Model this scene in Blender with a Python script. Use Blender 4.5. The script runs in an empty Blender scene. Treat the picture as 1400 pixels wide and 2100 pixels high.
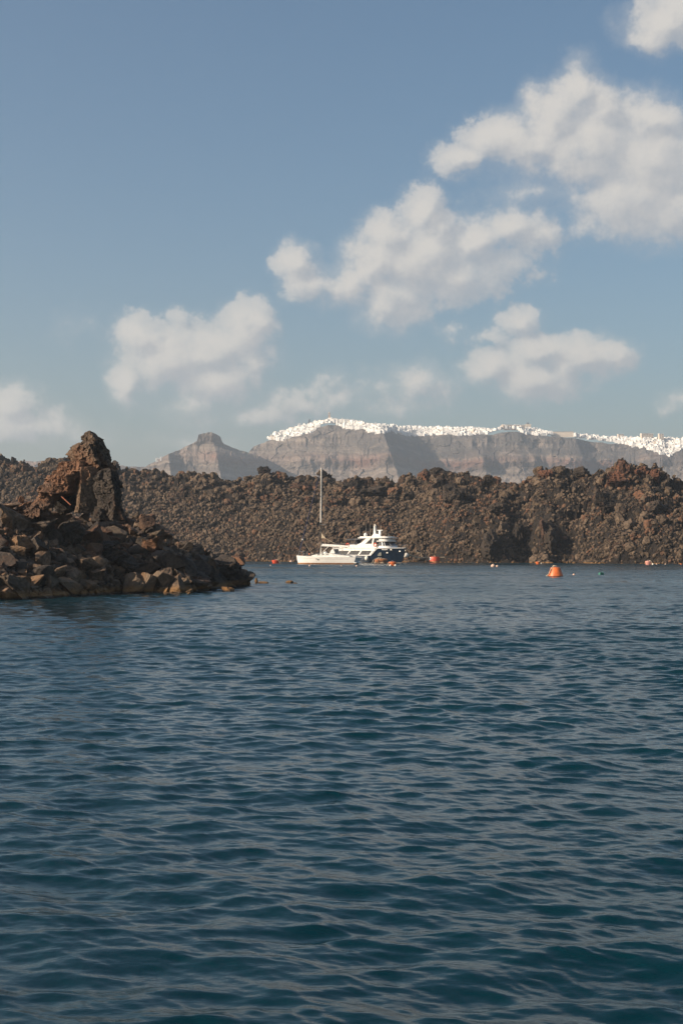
import bpy, bmesh, math, random
import numpy as np
from mathutils import Vector, Matrix

random.seed(7)
rng = np.random.default_rng(7)
scene = bpy.context.scene
COL = scene.collection
R = math.radians

# ------------------------------------------------------------------ camera
CAM_H = 3.0            # eye height over the water, metres (standing in a small boat)
FPX = 2917.0           # 50 mm on a 36 mm tall frame, in pixels of a 2100 px tall picture
HOR = 1125.0           # picture row of the horizon in the 1400 x 2100 photograph
cam_d = bpy.data.cameras.new("camera")
cam = bpy.data.objects.new("camera", cam_d)
COL.objects.link(cam)
cam_d.sensor_fit = 'VERTICAL'
cam_d.sensor_height = 36.0
cam_d.sensor_width = 24.0
cam_d.lens = 50.0
cam_d.clip_start = 0.1
cam_d.clip_end = 40000
cam.location = (0, 0, CAM_H)
cam.rotation_euler = (R(90) + math.atan((HOR - 1050) / FPX), 0, 0)
scene.camera = cam

# ------------------------------------------------------------------ light
SUN_AZ, SUN_EL = -109.0, 26.0      # degrees clockwise from the view direction; height
SUN_DIR = Vector((math.sin(R(SUN_AZ)) * math.cos(R(SUN_EL)), math.cos(R(SUN_AZ)) * math.cos(R(SUN_EL)), math.sin(R(SUN_EL))))
sun_d = bpy.data.lights.new("sun", 'SUN')
sun = bpy.data.objects.new("sun", sun_d)
COL.objects.link(sun)
sun_d.energy = 5.0
HAZE_D = 1.9e-4
sun_d.angle = R(0.5)
sun_d.color = (1.0, 0.84, 0.66)
sun.rotation_euler = SUN_DIR.to_track_quat('Z', 'Y').to_euler()

vs = scene.view_settings
vs.view_transform = 'Standard'
vs.look = 'None'
vs.exposure = 0.45
vs.gamma = 1.0
scene.cycles.use_denoising = True
scene.cycles.max_bounces = 6
scene.cycles.diffuse_bounces = 2
scene.cycles.glossy_bounces = 3
scene.cycles.transmission_bounces = 3
scene.cycles.volume_bounces = 0
scene.cycles.caustics_reflective = False
scene.cycles.caustics_refractive = False
scene.cycles.use_adaptive_sampling = True
scene.cycles.adaptive_threshold = 0.02

# ------------------------------------------------------------------ node helpers
class NT:
    def __init__(s, tree):
        s.t = tree
    def n(s, typ, ins=None, **props):
        nd = s.t.nodes.new(typ)
        for k, v in props.items():
            setattr(nd, k, v)
        if ins:
            for k, v in ins.items():
                sock = nd.inputs[k]
                if hasattr(v, 'node') or isinstance(v, bpy.types.NodeSocket):
                    s.t.links.new(v, sock)
                else:
                    sock.default_value = v
        return nd
    def m(s, op, a, b=None, c=None, clamp=False):
        ins = {0: a}
        if b is not None: ins[1] = b
        if c is not None: ins[2] = c
        return s.n('ShaderNodeMath', ins, operation=op, use_clamp=clamp).outputs[0]
    def v(s, op, a, b=None, c=None):
        ins = {0: a}
        if b is not None: ins[1] = b
        if c is not None: ins[2] = c
        nd = s.n('ShaderNodeVectorMath', ins, operation=op)
        return nd.outputs[1] if op in ('LENGTH', 'DOT_PRODUCT', 'DISTANCE') else nd.outputs[0]
    def mix(s, f, a, b, mode='MIX'):
        nd = s.n('ShaderNodeMix', None, data_type='RGBA', blend_type=mode)
        for i, v in ((0, f), (6, a), (7, b)):
            if isinstance(v, bpy.types.NodeSocket): s.t.links.new(v, nd.inputs[i])
            elif i and not isinstance(v, (int, float)): nd.inputs[i].default_value = (*v[:3], 1)
            else: nd.inputs[i].default_value = v
        return nd.outputs[2]
    def ramp(s, f, lo, hi, a=0.0, b=1.0, smooth=True):
        nd = s.n('ShaderNodeMapRange', {0: f, 1: lo, 2: hi, 3: a, 4: b}, interpolation_type='SMOOTHSTEP' if smooth else 'LINEAR')
        return nd.outputs[0]
    def noise(s, vec, scale, detail=4, rough=.5, dist=0., lac=2., dims='3D'):
        nd = s.n('ShaderNodeTexNoise', {'Scale': scale, 'Detail': detail, 'Roughness': rough, 'Distortion': dist, 'Lacunarity': lac}, noise_dimensions=dims)
        if vec is not None: s.t.links.new(vec, nd.inputs['Vector'])
        return nd

# ------------------------------------------------------------------ world: sky with cumulus
def pxdir(px, py):
    """picture pixel -> (azimuth, elevation) in radians"""
    p = math.atan((HOR - 1050) / FPX)
    x, u = (px - 700) / FPX, (1050 - py) / FPX
    y, z = math.cos(p) - u * math.sin(p), math.sin(p) + u * math.cos(p)
    return math.atan2(x, y), math.atan2(z, math.hypot(x, y))

# cumulus masses: centre and half-size (pixels at 2917 px per radian), weight
CL = [
 (1375, 40, 95, 55, 1), (1420, 0, 90, 60, 1), (1330, 78, 60, 22, .7),
 (945, 325, 62, 34, .9), (1010, 285, 62, 44, 1), (1070, 290, 80, 60, 1), (1130, 235, 66, 62, 1), (1180, 190, 48, 62, 1),
 (1235, 225, 60, 52, 1), (1320, 245, 78, 55, 1), (1200, 310, 130, 75, 1.1), (1345, 330, 130, 90, 1.1), (1300, 410, 120, 75, 1),
 (1400, 430, 110, 70, 1), (1210, 400, 110, 40, .6), (1100, 395, 90, 28, .4),
 (604, 538, 44, 38, .95), (640, 580, 55, 42, .8), (700, 580, 70, 45, .8), (765, 545, 64, 58, 1), (790, 485, 48, 48, 1), (862, 425, 42, 48, 1),
 (900, 465, 52, 44, .9), (860, 530, 100, 75, 1.1), (800, 620, 72, 58, .9), (935, 560, 95, 55, .75), (975, 490, 75, 44, .9), (1045, 465, 66, 44, .8),
 (1095, 488, 52, 26, .6), (1010, 540, 110, 45, .4),
 (265, 770, 44, 52, .9), (287, 690, 42, 38, .95), (345, 735, 90, 58, 1), (430, 720, 80, 56, 1), (495, 680, 48, 55, .9), (520, 650, 44, 38, .8),
 (440, 780, 90, 52, .9), (395, 840, 70, 36, .55), (525, 845, 80, 30, .6), (365, 655, 20, 18, .4), (510, 740, 60, 50, .7), (615, 820, 80, 30, .55), (690, 815, 60, 24, .45),
 (1110, 715, 60, 36, 1), (1180, 738, 80, 40, 1), (1250, 728, 48, 36, .95), (1010, 748, 66, 38, .8), (1090, 778, 80, 44, .9), (1145, 790, 60, 30, .6),
 (1062, 655, 42, 26, .6), (1005, 688, 44, 16, .45), (860, 780, 70, 40, .65), (790, 800, 60, 22, .4), (925, 675, 30, 14, .3),
 (25, 830, 55, 44, .9), (60, 875, 95, 38, .7), (150, 890, 70, 24, .5), (400, 905, 90, 20, .4), (820, 830, 80, 22, .4), (1395, 825, 40, 20, .6), (190, 668, 40, 20, .12), (685, 780, 36, 20, .35),
]
def cloud_group():
    g = bpy.data.node_groups.new("cumulus_density", 'ShaderNodeTree')
    g.interface.new_socket("P", in_out='INPUT', socket_type='NodeSocketVector')
    g.interface.new_socket("D", in_out='OUTPUT', socket_type='NodeSocketFloat')
    g.interface.new_socket("S", in_out='OUTPUT', socket_type='NodeSocketFloat')
    T = NT(g)
    gi = T.n('NodeGroupInput'); go = T.n('NodeGroupOutput')
    P = gi.outputs[0]
    w = T.noise(P, 30, 6, .62)
    wv = T.v('SUBTRACT', w.outputs['Color'], (.5, .5, .5))
    Pw = T.v('MULTIPLY_ADD', wv, (.030, .026, 0), P)
    acc = None
    for (cx, cy, rx, ry, wt) in CL:
        a, e = pxdir(cx, cy)
        sx, sy = FPX / (rx * 1.36), FPX / (ry * 1.36)
        q = T.v('MULTIPLY_ADD', Pw, (sx, sy, 0), (-a * sx, -e * sy, 0))
        l = T.v('LENGTH', q)
        d = T.m('MULTIPLY_ADD', l, -wt, wt)
        acc = d if acc is None else T.m('SMOOTH_MAX', acc, d, .4)
    # the rest of the sky, away from the modelled masses, keeps loose broken cloud
    far = T.noise(P, 5.5, 4, .5)
    sep = T.n('ShaderNodeSeparateXYZ', {0: P})
    away = T.ramp(T.m('ABSOLUTE', sep.outputs[0]), .30, .50)
    up = T.ramp(sep.outputs[1], .42, .60)
    aw = T.m('MAXIMUM', away, up)
    fd = T.m('MULTIPLY', T.m('SUBTRACT', T.m('MULTIPLY', far.outputs[0], 3.2), 1.95), aw)
    fd = T.m('SUBTRACT', fd, T.m('MULTIPLY', T.m('SUBTRACT', 1.0, aw), 1.0))
    acc = T.m('MAXIMUM', acc, fd)
    n1 = T.noise(P, 44, 12, .64, .0)
    nn = T.m('SUBTRACT', n1.outputs[0], .5)
    dn = T.m('ADD', T.m('MINIMUM', acc, .75), T.m('MULTIPLY', nn, 1.3))
    T.t.links.new(dn, go.inputs[0])
    T.t.links.new(acc, go.inputs[1])
    return g

world = bpy.data.worlds.new("World")
scene.world = world
world.use_nodes = True
wt_ = world.node_tree
wt_.nodes.clear()
T = NT(wt_)
sky = T.n('ShaderNodeTexSky', sky_type='NISHITA', sun_disc=False)
sky.sun_elevation = R(SUN_EL)
sky.sun_rotation = R(SUN_AZ)
sky.altitude = 0
sky.air_density = 1.0
sky.dust_density = 2.2
sky.ozone_density = 1.8
SKY_STR = 0.084
hs = T.n('ShaderNodeHueSaturation', {'Hue': .493, 'Saturation': 1.12, 'Value': 1.0, 'Color': sky.outputs[0]})
tc = T.n('ShaderNodeTexCoord')
D = T.v('NORMALIZE', tc.outputs['Generated'])
sp = T.n('ShaderNodeSeparateXYZ', {0: D})
az = T.m('ARCTAN2', sp.outputs[0], sp.outputs[1])
el = T.m('ARCSINE', sp.outputs[2])
P = T.n('ShaderNodeCombineXYZ', {0: az, 1: el, 2: 0.0}).outputs[0]
cg = cloud_group()
g1 = T.n('ShaderNodeGroup', None, node_tree=cg); wt_.links.new(P, g1.inputs[0])
P2 = T.v('ADD', P, (-.0085, .0085, 0))
g2 = T.n('ShaderNodeGroup', None, node_tree=cg); wt_.links.new(P2, g2.inputs[0])
dens = g1.outputs[0]
sub_n = T.noise(P, 9, 2, .5).outputs[0]
# crisp where dense, thin veil where the mass is weak
alpha = T.m('MULTIPLY', T.ramp(dens, .0, T.m('ADD', .24, T.m('MULTIPLY', T.ramp(sub_n, .36, .64), .48))), T.ramp(dens, -.05, .85, .6, 1.0))
low = T.ramp(el, .0, .10, .75, 1.0)
veil = T.m('MULTIPLY', T.ramp(T.m('ADD', g1.outputs[1], T.m('MULTIPLY', T.m('SUBTRACT', dens, g1.outputs[1]), .6)), -.12, .40), .30)
alpha = T.m('MAXIMUM', alpha, veil)
alpha = T.m('MULTIPLY', alpha, low)
alpha = T.m('MULTIPLY', alpha, .93)
lit = T.ramp(T.m('SUBTRACT', dens, g2.outputs[0]), -.42, .42, 0, 1)
lit = T.m('MULTIPLY', T.m('ADD', lit, T.ramp(T.m('SUBTRACT', g1.outputs[1], g2.outputs[1]), -.20, .22, 0, 1)), .5)
ccol = T.mix(lit, (4.0, 4.1, 4.3), (6.4, 6.05, 5.6))
skyc = T.mix(alpha, hs.outputs[0], ccol)
bg = T.n('ShaderNodeBackground', {'Color': skyc, 'Strength': SKY_STR})
wo = T.n('ShaderNodeOutputWorld', {'Surface': bg.outputs[0]})
world.cycles.sampling_method = 'MANUAL'
world.cycles.sample_map_resolution = 512

# ------------------------------------------------------------------ numeric noise
def _hash(ix, iy, iz, seed):
    h = (ix * 374761393 + iy * 668265263 + iz * 2147483647 % 4294967296 + seed * 1274126177) & 0xffffffff
    h = ((h ^ (h >> 13)) * 1274126177) & 0xffffffff
    h = ((h ^ (h >> 16)) * 2246822519) & 0xffffffff
    return h ^ (h >> 15)
def _r01(ix, iy, iz, seed):
    return _hash(ix.astype(np.int64), iy.astype(np.int64), iz.astype(np.int64), seed) / 4294967295.0
def vnoise(P, seed=0):
    """smooth noise in about -1..1; P is (n,3)"""
    f = np.floor(P); t = P - f; f = f.astype(np.int64)
    t = t * t * t * (t * (t * 6 - 15) + 10)
    out = 0
    for dx in (0, 1):
        wx = t[:, 0] if dx else 1 - t[:, 0]
        for dy in (0, 1):
            wy = t[:, 1] if dy else 1 - t[:, 1]
            for dz in (0, 1):
                wz = t[:, 2] if dz else 1 - t[:, 2]
                out = out + wx * wy * wz * _r01(f[:, 0] + dx, f[:, 1] + dy, f[:, 2] + dz, seed)
    return out * 2 - 1
def fbm(P, octv=4, rough=.5, seed=0, ridged=False):
    a, s, q = 1.0, 0, P.copy(); tot = 0
    for o in range(octv):
        v = vnoise(q + o * 17.3, seed + o)
        if ridged: v = 1 - 2 * np.abs(v)
        s = s + a * v; tot += a; a *= rough; q = q * 2.03
    return s / tot
def facet(P, seed=0, tilt=.6):
    """broken-rock noise: every random cell is a flat facet with its own height and tilt"""
    f = np.floor(P).astype(np.int64)
    best = np.full(len(P), 1e9); val = np.zeros(len(P))
    for dx in (-1, 0, 1):
        for dy in (-1, 0, 1):
            for dz in (-1, 0, 1):
                c = f + np.array([dx, dy, dz])
                r = [_r01(c[:, 0], c[:, 1], c[:, 2], seed + k) for k in range(7)]
                q = P - (c + np.stack(r[:3], 1))
                d = (q ** 2).sum(1)
                v = (r[3] - .5) + tilt * (q * (np.stack(r[4:7], 1) - .5) * 2).sum(1)
                m = d < best
                best = np.where(m, d, best); val = np.where(m, v, val)
    return val

# ------------------------------------------------------------------ mesh helpers
def np_mesh(name, V, F, mats, mat_idx=None, smooth=False, attrs=None):
    """V (n,3); F (m,k) array or list of arrays (tri / quad)"""
    me = bpy.data.meshes.new(name)
    V = np.asarray(V, dtype=np.float32)
    Fs = F if isinstance(F, list) else [F]
    Fs = [np.asarray(f, dtype=np.int32) for f in Fs if len(f)]
    me.vertices.add(len(V)); me.vertices.foreach_set("co", V.ravel())
    nl = sum(f.size for f in Fs); npoly = sum(len(f) for f in Fs)
    me.loops.add(nl); me.polygons.add(npoly)
    me.loops.foreach_set("vertex_index", np.concatenate([f.ravel() for f in Fs]))
    st = []; o = 0
    for f in Fs:
        st.append(o + np.arange(len(f)) * f.shape[1]); o += f.size
    me.polygons.foreach_set("loop_start", np.concatenate(st).astype(np.int32))
    for m in (mats if isinstance(mats, (list, tuple)) else [mats]):
        me.materials.append(m)
    if mat_idx is not None:
        me.polygons.foreach_set("material_index", np.asarray(mat_idx, dtype=np.int32))
    me.update(calc_edges=True)
    me.polygons.foreach_set("use_smooth", np.full(npoly, smooth))
    if attrs:
        for k, a in attrs.items():
            at_ = me.attributes.new(k, 'FLOAT', 'POINT')
            at_.data.foreach_set("value", np.asarray(a, dtype=np.float32))
    me.update()
    return me
def link(name, me, parent=None, label=None, cat=None, group=None, kind=None, loc=None):
    o = bpy.data.objects.new(name, me)
    COL.objects.link(o)
    if parent is not None: o.parent = parent
    if loc is not None: o.location = loc
    if label: o['label'] = label
    if cat: o['category'] = cat
    if group: o['group'] = group
    if kind: o['kind'] = kind
    return o
def empty(name, loc, rz, label, cat, group=None):
    o = link(name, None, None, label, cat, group, loc=loc)
    o.rotation_euler = (0, 0, rz)
    o.empty_display_size = .5
    return o
def grid_faces(nr, nc, wrap=False):
    i = np.arange(nr - 1)[:, None]; j = np.arange(nc if wrap else nc - 1)[None, :]
    j2 = (j + 1) % nc
    return np.stack([i * nc + j, i * nc + j2, (i + 1) * nc + j2, (i + 1) * nc + j], -1).reshape(-1, 4)
class MB:
    """collects shapes into one mesh"""
    def __init__(s): s.V = []; s.F = []; s.MI = []; s.cur = 0
    def add(s, V, F):
        o = len(s.V); s.V += [tuple(v) for v in V]
        for f in F: s.F.append([o + i for i in f]); s.MI.append(s.cur)
        return s
    def box(s, c, d, taper=(1, 1), rz=0, shear=(0, 0)):
        x, y, z = d[0] / 2, d[1] / 2, d[2] / 2; V = []
        for sz in (-1, 1):
            tx, ty = (1, 1) if sz < 0 else taper
            for sx, sy in ((-1, -1), (1, -1), (1, 1), (-1, 1)):
                a, b = sx * x * tx, sy * y * ty
                if sz > 0: a += shear[0]; b += shear[1]
                ca, sa = math.cos(rz), math.sin(rz)
                V.append((c[0] + a * ca - b * sa, c[1] + a * sa + b * ca, c[2] + sz * z))
        return s.add(V, [(3, 2, 1, 0), (4, 5, 6, 7), (0, 1, 5, 4), (1, 2, 6, 5), (2, 3, 7, 6), (3, 0, 4, 7)])
    def prism(s, poly, y0, y1):
        """poly of (x,z), extruded along y"""
        n = len(poly)
        V = [(p[0], y0, p[1]) for p in poly] + [(p[0], y1, p[1]) for p in poly]
        F = [list(range(n)), list(range(2 * n - 1, n - 1, -1))]
        F += [(i, n + i, n + (i + 1) % n, (i + 1) % n) for i in range(n)]
        return s.add(V, F)
    def slab(s, poly, z0, z1):
        """poly of (x,y), extruded along z"""
        n = len(poly)
        V = [(p[0], p[1], z0) for p in poly] + [(p[0], p[1], z1) for p in poly]
        F = [list(range(n - 1, -1, -1)), list(range(n, 2 * n))]
        F += [(i, (i + 1) % n, n + (i + 1) % n, n + i) for i in range(n)]
        return s.add(V, F)
    def tube(s, pts, r, n=6, r1=None):
        pts = [Vector(p) for p in pts]; V = []; F = []
        r1 = r if r1 is None else r1
        for i, p in enumerate(pts):
            a = pts[max(i - 1, 0)]; b = pts[min(i + 1, len(pts) - 1)]
            q = (b - a).to_track_quat('Z', 'Y')
            rr = r + (r1 - r) * i / (len(pts) - 1)
            for k in range(n):
                t = 2 * math.pi * k / n
                V.append(p + q @ Vector((rr * math.cos(t), rr * math.sin(t), 0)))
        for i in range(len(pts) - 1):
            for k in range(n):
                F.append((i * n + k, i * n + (k + 1) % n, (i + 1) * n + (k + 1) % n, (i + 1) * n + k))
        F.append(list(range(n - 1, -1, -1))); F.append([(len(pts) - 1) * n + k for k in range(n)])
        return s.add(V, F)
    def lathe(s, prof, n=24, c=(0, 0, 0), sy=1.0):
        V = []; F = []
        for (r, z) in prof:
            for k in range(n):
                t = 2 * math.pi * k / n
                V.append((c[0] + r * math.cos(t), c[1] + r * math.sin(t) * sy, c[2] + z))
        m = len(prof)
        for i in range(m - 1):
            for k in range(n):
                F.append((i * n + k, i * n + (k + 1) % n, (i + 1) * n + (k + 1) % n, (i + 1) * n + k))
        F.append(list(range(n - 1, -1, -1))); F.append([(m - 1) * n + k for k in range(n)])
        return s.add(V, F)
    def ball(s, c, r, sc=(1, 1, 1), n=14):
        prof = [(max(1e-3, r * math.sin(math.pi * i / 10)), -r * math.cos(math.pi * i / 10)) for i in range(11)]
        o = len(s.V); s.lathe(prof, n)
        for i in range(o, len(s.V)):
            v = s.V[i]; s.V[i] = (c[0] + v[0] * sc[0], c[1] + v[1] * sc[1], c[2] + v[2] * sc[2])
        return s
    def torus(s, c, R_, r, axis='y', n=20, m=8):
        V = []; F = []
        for i in range(n):
            a = 2 * math.pi * i / n
            for k in range(m):
                b = 2 * math.pi * k / m
                u, w = (R_ + r * math.cos(b)) * math.cos(a), (R_ + r * math.cos(b)) * math.sin(a)
                h = r * math.sin(b)
                V.append((c[0] + u, c[1] + h, c[2] + w) if axis == 'y' else ((c[0] + h, c[1] + u, c[2] + w) if axis == 'x' else (c[0] + u, c[1] + w, c[2] + h)))
                F.append((i * m + k, ((i + 1) % n) * m + k, ((i + 1) % n) * m + (k + 1) % m, i * m + (k + 1) % m))
        return s.add(V, F)
    def mesh(s, name, mats, bevel=0, smooth=False):
        me = bpy.data.meshes.new(name)
        me.from_pydata(s.V, [], s.F)
        for m in (mats if isinstance(mats, (list, tuple)) else [mats]): me.materials.append(m)
        me.polygons.foreach_set("material_index", s.MI)
        bm = bmesh.new(); bm.from_mesh(me)
        bmesh.ops.recalc_face_normals(bm, faces=bm.faces)
        if bevel: bmesh.ops.bevel(bm, geom=[e for e in bm.edges if e.calc_face_angle(0) > .5], offset=bevel, segments=2, affect='EDGES')
        bm.to_mesh(me); bm.free()
        if smooth:
            me.polygons.foreach_set("use_smooth", [True] * len(me.polygons))
            me.set_sharp_from_angle(angle=R(38))
        me.update()
        return me
    def obj(s, name, mats, parent=None, bevel=0, smooth=False, **kw):
        return link(name, s.mesh(name, mats, bevel, smooth), parent, **kw)

def zpx(py, Y): return CAM_H + (HOR - py) * Y / FPX
def xpx(px, Y): return (px - 700) / FPX * Y
def ypx(py): return CAM_H * FPX / (py - HOR)      # distance of a point on the water

# ------------------------------------------------------------------ materials
def mat(name, col, rough=.5, metal=0, spec=.5, vary=0, vscale=6, bump=0, bscale=30):
    m = bpy.data.materials.new(name); m.use_nodes = True
    t = m.node_tree; t.nodes.clear(); T = NT(t)
    b = T.n('ShaderNodeBsdfPrincipled', {'Roughness': rough, 'Metallic': metal, 'Specular IOR Level': spec})
    T.n('ShaderNodeOutputMaterial', {0: b.outputs[0]})
    b.inputs['Base Color'].default_value = (*col, 1)
    if vary or bump:
        tcn = T.n('ShaderNodeTexCoord').outputs['Object']
        if vary:
            nz = T.noise(tcn, vscale, 5, .6)
            f = T.ramp(nz.outputs[0], .3, .7)
            c = T.mix(f, [x * (1 - vary) for x in col], [min(1, x * (1 + vary)) for x in col])
            t.links.new(c, b.inputs['Base Color'])
        if bump:
            nb = T.noise(tcn, bscale, 5, .6)
            bp = T.n('ShaderNodeBump', {'Height': nb.outputs[0], 'Strength': bump, 'Distance': .05})
            t.links.new(bp.outputs[0], b.inputs['Normal'])
    return m
def rock_mat(name, dark, light, rust, rust_amt=.5, scale=1.0, attr=None, wet=False, bstr=.6, rough=.85):
    """broken lava: two greys/browns, rusty patches, rough pitted bump"""
    m = bpy.data.materials.new(name); m.use_nodes = True
    t = m.node_tree; t.nodes.clear(); T = NT(t)
    b = T.n('ShaderNodeBsdfPrincipled', {'Roughness': rough, 'Specular IOR Level': .25})
    T.n('ShaderNodeOutputMaterial', {0: b.outputs[0]})
    geo = T.n('ShaderNodeNewGeometry').outputs['Position']
    n1 = T.noise(geo, .9 * scale, 6, .62)
    n2 = T.noise(geo, 4.5 * scale, 6, .65)
    n3 = T.noise(geo, .33 * scale, 4, .6)
    f = T.ramp(T.m('ADD', T.m('MULTIPLY', n1.outputs[0], .5), T.m('MULTIPLY', n2.outputs[0], .5)), .38, .62)
    if attr:
        a = T.n('ShaderNodeAttribute', None, attribute_name=attr).outputs['Fac']
    else:
        a = T.n('ShaderNodeObjectInfo').outputs['Random']
    f = T.m('ADD', T.m('MULTIPLY', f, .55), T.m('MULTIPLY', a, .45), clamp=True)
    c = T.mix(f, dark, light)
    rf = T.ramp(T.m('ADD', n3.outputs[0], T.m('MULTIPLY', T.m('FRACT', T.m('MULTIPLY', a, 7.31)), .22)), .75 - .3 * rust_amt, .86 - .3 * rust_amt)
    rf = T.m('MULTIPLY', rf, T.ramp(n2.outputs[0], .35, .6, .35, 1))
    c = T.mix(rf, c, rust)
    if wet:
        z = T.m('DIVIDE', T.n('ShaderNodeSeparateXYZ', {0: geo}).outputs[2], float(wet))
        zz = T.m('ADD', z, T.m('MULTIPLY', T.m('SUBTRACT', n1.outputs[0], .5), .5))
        algae = T.m('SUBTRACT', 1, T.ramp(zz, .18, .6))
        c = T.mix(T.m('MULTIPLY', algae, .75), c, (.26, .135, .045))
        wetf = T.m('SUBTRACT', 1, T.ramp(z, .04, .16))
        c = T.mix(T.m('MULTIPLY', wetf, .7), c, (.02, .014, .010))
        t.links.new(T.ramp(wetf, 0, 1, rough, .3), b.inputs['Roughness'])
    t.links.new(c, b.inputs['Base Color'])
    h = T.m('ADD', T.m('MULTIPLY', n2.outputs[0], 1.0), T.m('MULTIPLY', T.noise(geo, 16 * scale, 6, .7).outputs[0], .35))
    bp = T.n('ShaderNodeBump', {'Height': h, 'Strength': bstr, 'Distance': .28 / scale})
    t.links.new(bp.outputs[0], b.inputs['Normal'])
    return m
# ================================================================== WATER
def wave_fields(L, N, lo, hi, wind, seed, power=3.6, peak=1.2):
    """random sea tile of size L: height and the two horizontal pinch components for wavelengths lo..hi"""
    r = np.random.default_rng(seed)
    k1 = np.fft.fftfreq(N, L / N) * 2 * np.pi
    kx, ky = np.meshgrid(k1, k1, indexing='ij')
    k = np.hypot(kx, ky); k[0, 0] = 1e9
    lam = 2 * np.pi / k
    c = (kx * math.cos(wind) + ky * math.sin(wind)) / k
    # elevation spectrum: k^-power beyond the peak, falling off for longer waves
    kp = 2 * np.pi / peak
    S = k ** (-power) * np.exp(-.74 * (kp / k) ** 2)
    S *= (.04 + .96 * np.abs(c) ** 4)
    S *= 1 / (1 + np.exp(-(np.log(lam / lo)) * 14)) * 1 / (1 + np.exp((np.log(lam / hi)) * 14))
    A = np.sqrt(S) * (r.normal(size=(N, N)) + 1j * r.normal(size=(N, N)))
    h = np.fft.ifft2(A).real
    dx = np.fft.ifft2(1j * kx / k * A).real
    dy = np.fft.ifft2(1j * ky / k * A).real
    sx = np.fft.ifft2(1j * kx * A).real; sy = np.fft.ifft2(1j * ky * A).real
    return h, dx, dy, math.sqrt((sx ** 2 + sy ** 2).mean()), L, N
def samp(F, X, Y, L, N):
    u = (X / L % 1) * N; v = (Y / L % 1) * N
    i = np.floor(u).astype(int); j = np.floor(v).astype(int); a = u - i; b = v - j
    i %= N; j %= N; i2 = (i + 1) % N; j2 = (j + 1) % N
    return (F[i, j] * (1 - a) + F[i2, j] * a) * (1 - b) + (F[i, j2] * (1 - a) + F[i2, j2] * a) * b

def build_water():
    dth = .00082
    dense = np.arange(-.36, .36 + 1e-6, dth)
    coarse = np.linspace(.36, 2 * math.pi - .36, 120)[1:-1]
    th = np.concatenate([dense, coarse])
    rr = [0.4, 1, 2, 3, 4, 5, 5.8, 6.4]
    r = 6.6
    while r < 345:
        rr.append(r); r *= 1 + .0019
    rr += list(np.geomspace(350, 9500, 60))
    rr = np.array(rr)
    nr, nc = len(rr), len(th)
    RR, TH = np.meshgrid(rr, th, indexing='ij')
    X = (RR * np.sin(TH)).ravel(); Y = (RR * np.cos(TH)).ravel()
    dr = np.gradient(rr); dt = np.gradient(th); dt[:len(dense)] = dth
    sp_ = np.maximum(dr[:, None] + 0 * TH, RR * np.abs(dt)[None, :]).ravel()
    Z = np.zeros_like(X); DX = np.zeros_like(X); DY = np.zeros_like(X); miss = np.zeros_like(X)
    wind = R(74)
    # wavelength band, tile, rms slope wanted, pinch, wave heading
    bands = [(.09, .26, 9.7, 512, .080, .5, R(58), 3), (.26, .7, 17.3, 512, .112, .8, R(84), 4), (.7, 1.7, 43.1, 512, .098, 1.0, wind, 5),
             (1.7, 4.5, 97.3, 512, .050, .9, R(66), 6), (4.5, 16, 211.7, 512, .015, .8, R(80), 7)]
    # patches of livelier and calmer water
    gust = 1 + .5 * fbm(np.stack([X / 22 + Y / 60, Y / 22, 0 * X], 1), 3, .55, 91)
    for (lo, hi, L, N, want, pinch, wd, sd) in bands:
        h, dx, dy, sl, L, N = wave_fields(L, N, lo, hi, wd, sd)
        k = want / sl
        lam = math.sqrt(lo * hi)
        w = np.clip((lam / 1.9 - sp_) / (lam / 1.9 - lam / 3.2), 0, 1)
        amp = gust if hi < 5 else 1.0
        q = w * k * amp
        Z += q * samp(h, X, Y, L, N)
        DX += -q * pinch * samp(dx, X, Y, L, N); DY += -q * pinch * samp(dy, X, Y, L, N)
        miss += (1 - w ** 2) * (want * gust) ** 2
    V = np.stack([X + DX * -1, Y + DY * -1, Z], 1)
    F = grid_faces(nr, nc, wrap=True)
    # centre cap
    ci = len(V); V = np.vstack([V, [[0, 0, 0]]]); miss = np.append(miss, 0)
    j = np.arange(nc); cap = np.stack([np.full(nc, ci), (j + 1) % nc, j], 1)
    F = F[:, ::-1]
    m = bpy.data.materials.new("sea_water"); m.use_nodes = True
    t = m.node_tree; t.nodes.clear(); T = NT(t)
    at_ = T.n('ShaderNodeAttribute', None, attribute_name='missing').outputs['Fac']
    geo = T.n('ShaderNodeNewGeometry').outputs['Position']
    rough = T.m('MULTIPLY_ADD', T.m('SQRT', at_), 1.5, .02)
    rn = T.noise(T.v('MULTIPLY', geo, (.05, .16, 1)), 1.0, 5, .6)
    rough = T.m('MULTIPLY', rough, T.ramp(rn.outputs[0], .3, .7, .72, 1.28))
    # deep water colour; a little murk in patches
    cn = T.noise(T.v('MULTIPLY', geo, (.03, .03, 1)), 1.0, 3, .5)
    c = T.mix(T.ramp(cn.outputs[0], .35, .65), (.0003, .0180, .0255), (.0004, .0215, .0300))
    b = T.n('ShaderNodeBsdfPrincipled', {'Roughness': rough, 'IOR': 1.333, 'Base Color': c, 'Specular IOR Level': .5})
    fine = T.noise(T.v('MULTIPLY', geo, (1, 1.5, 1)), 11, 4, .6)
    bp = T.n('ShaderNodeBump', {'Height': fine.outputs[0], 'Strength': .12, 'Distance': .04})
    t.links.new(bp.outputs[0], b.inputs['Normal'])
    T.n('ShaderNodeOutputMaterial', {0: b.outputs[0]})
    me = np_mesh("sea", V, [F, cap], m, smooth=True, attrs={'missing': miss})
    link("sea", me, kind='structure')
build_water()

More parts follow.
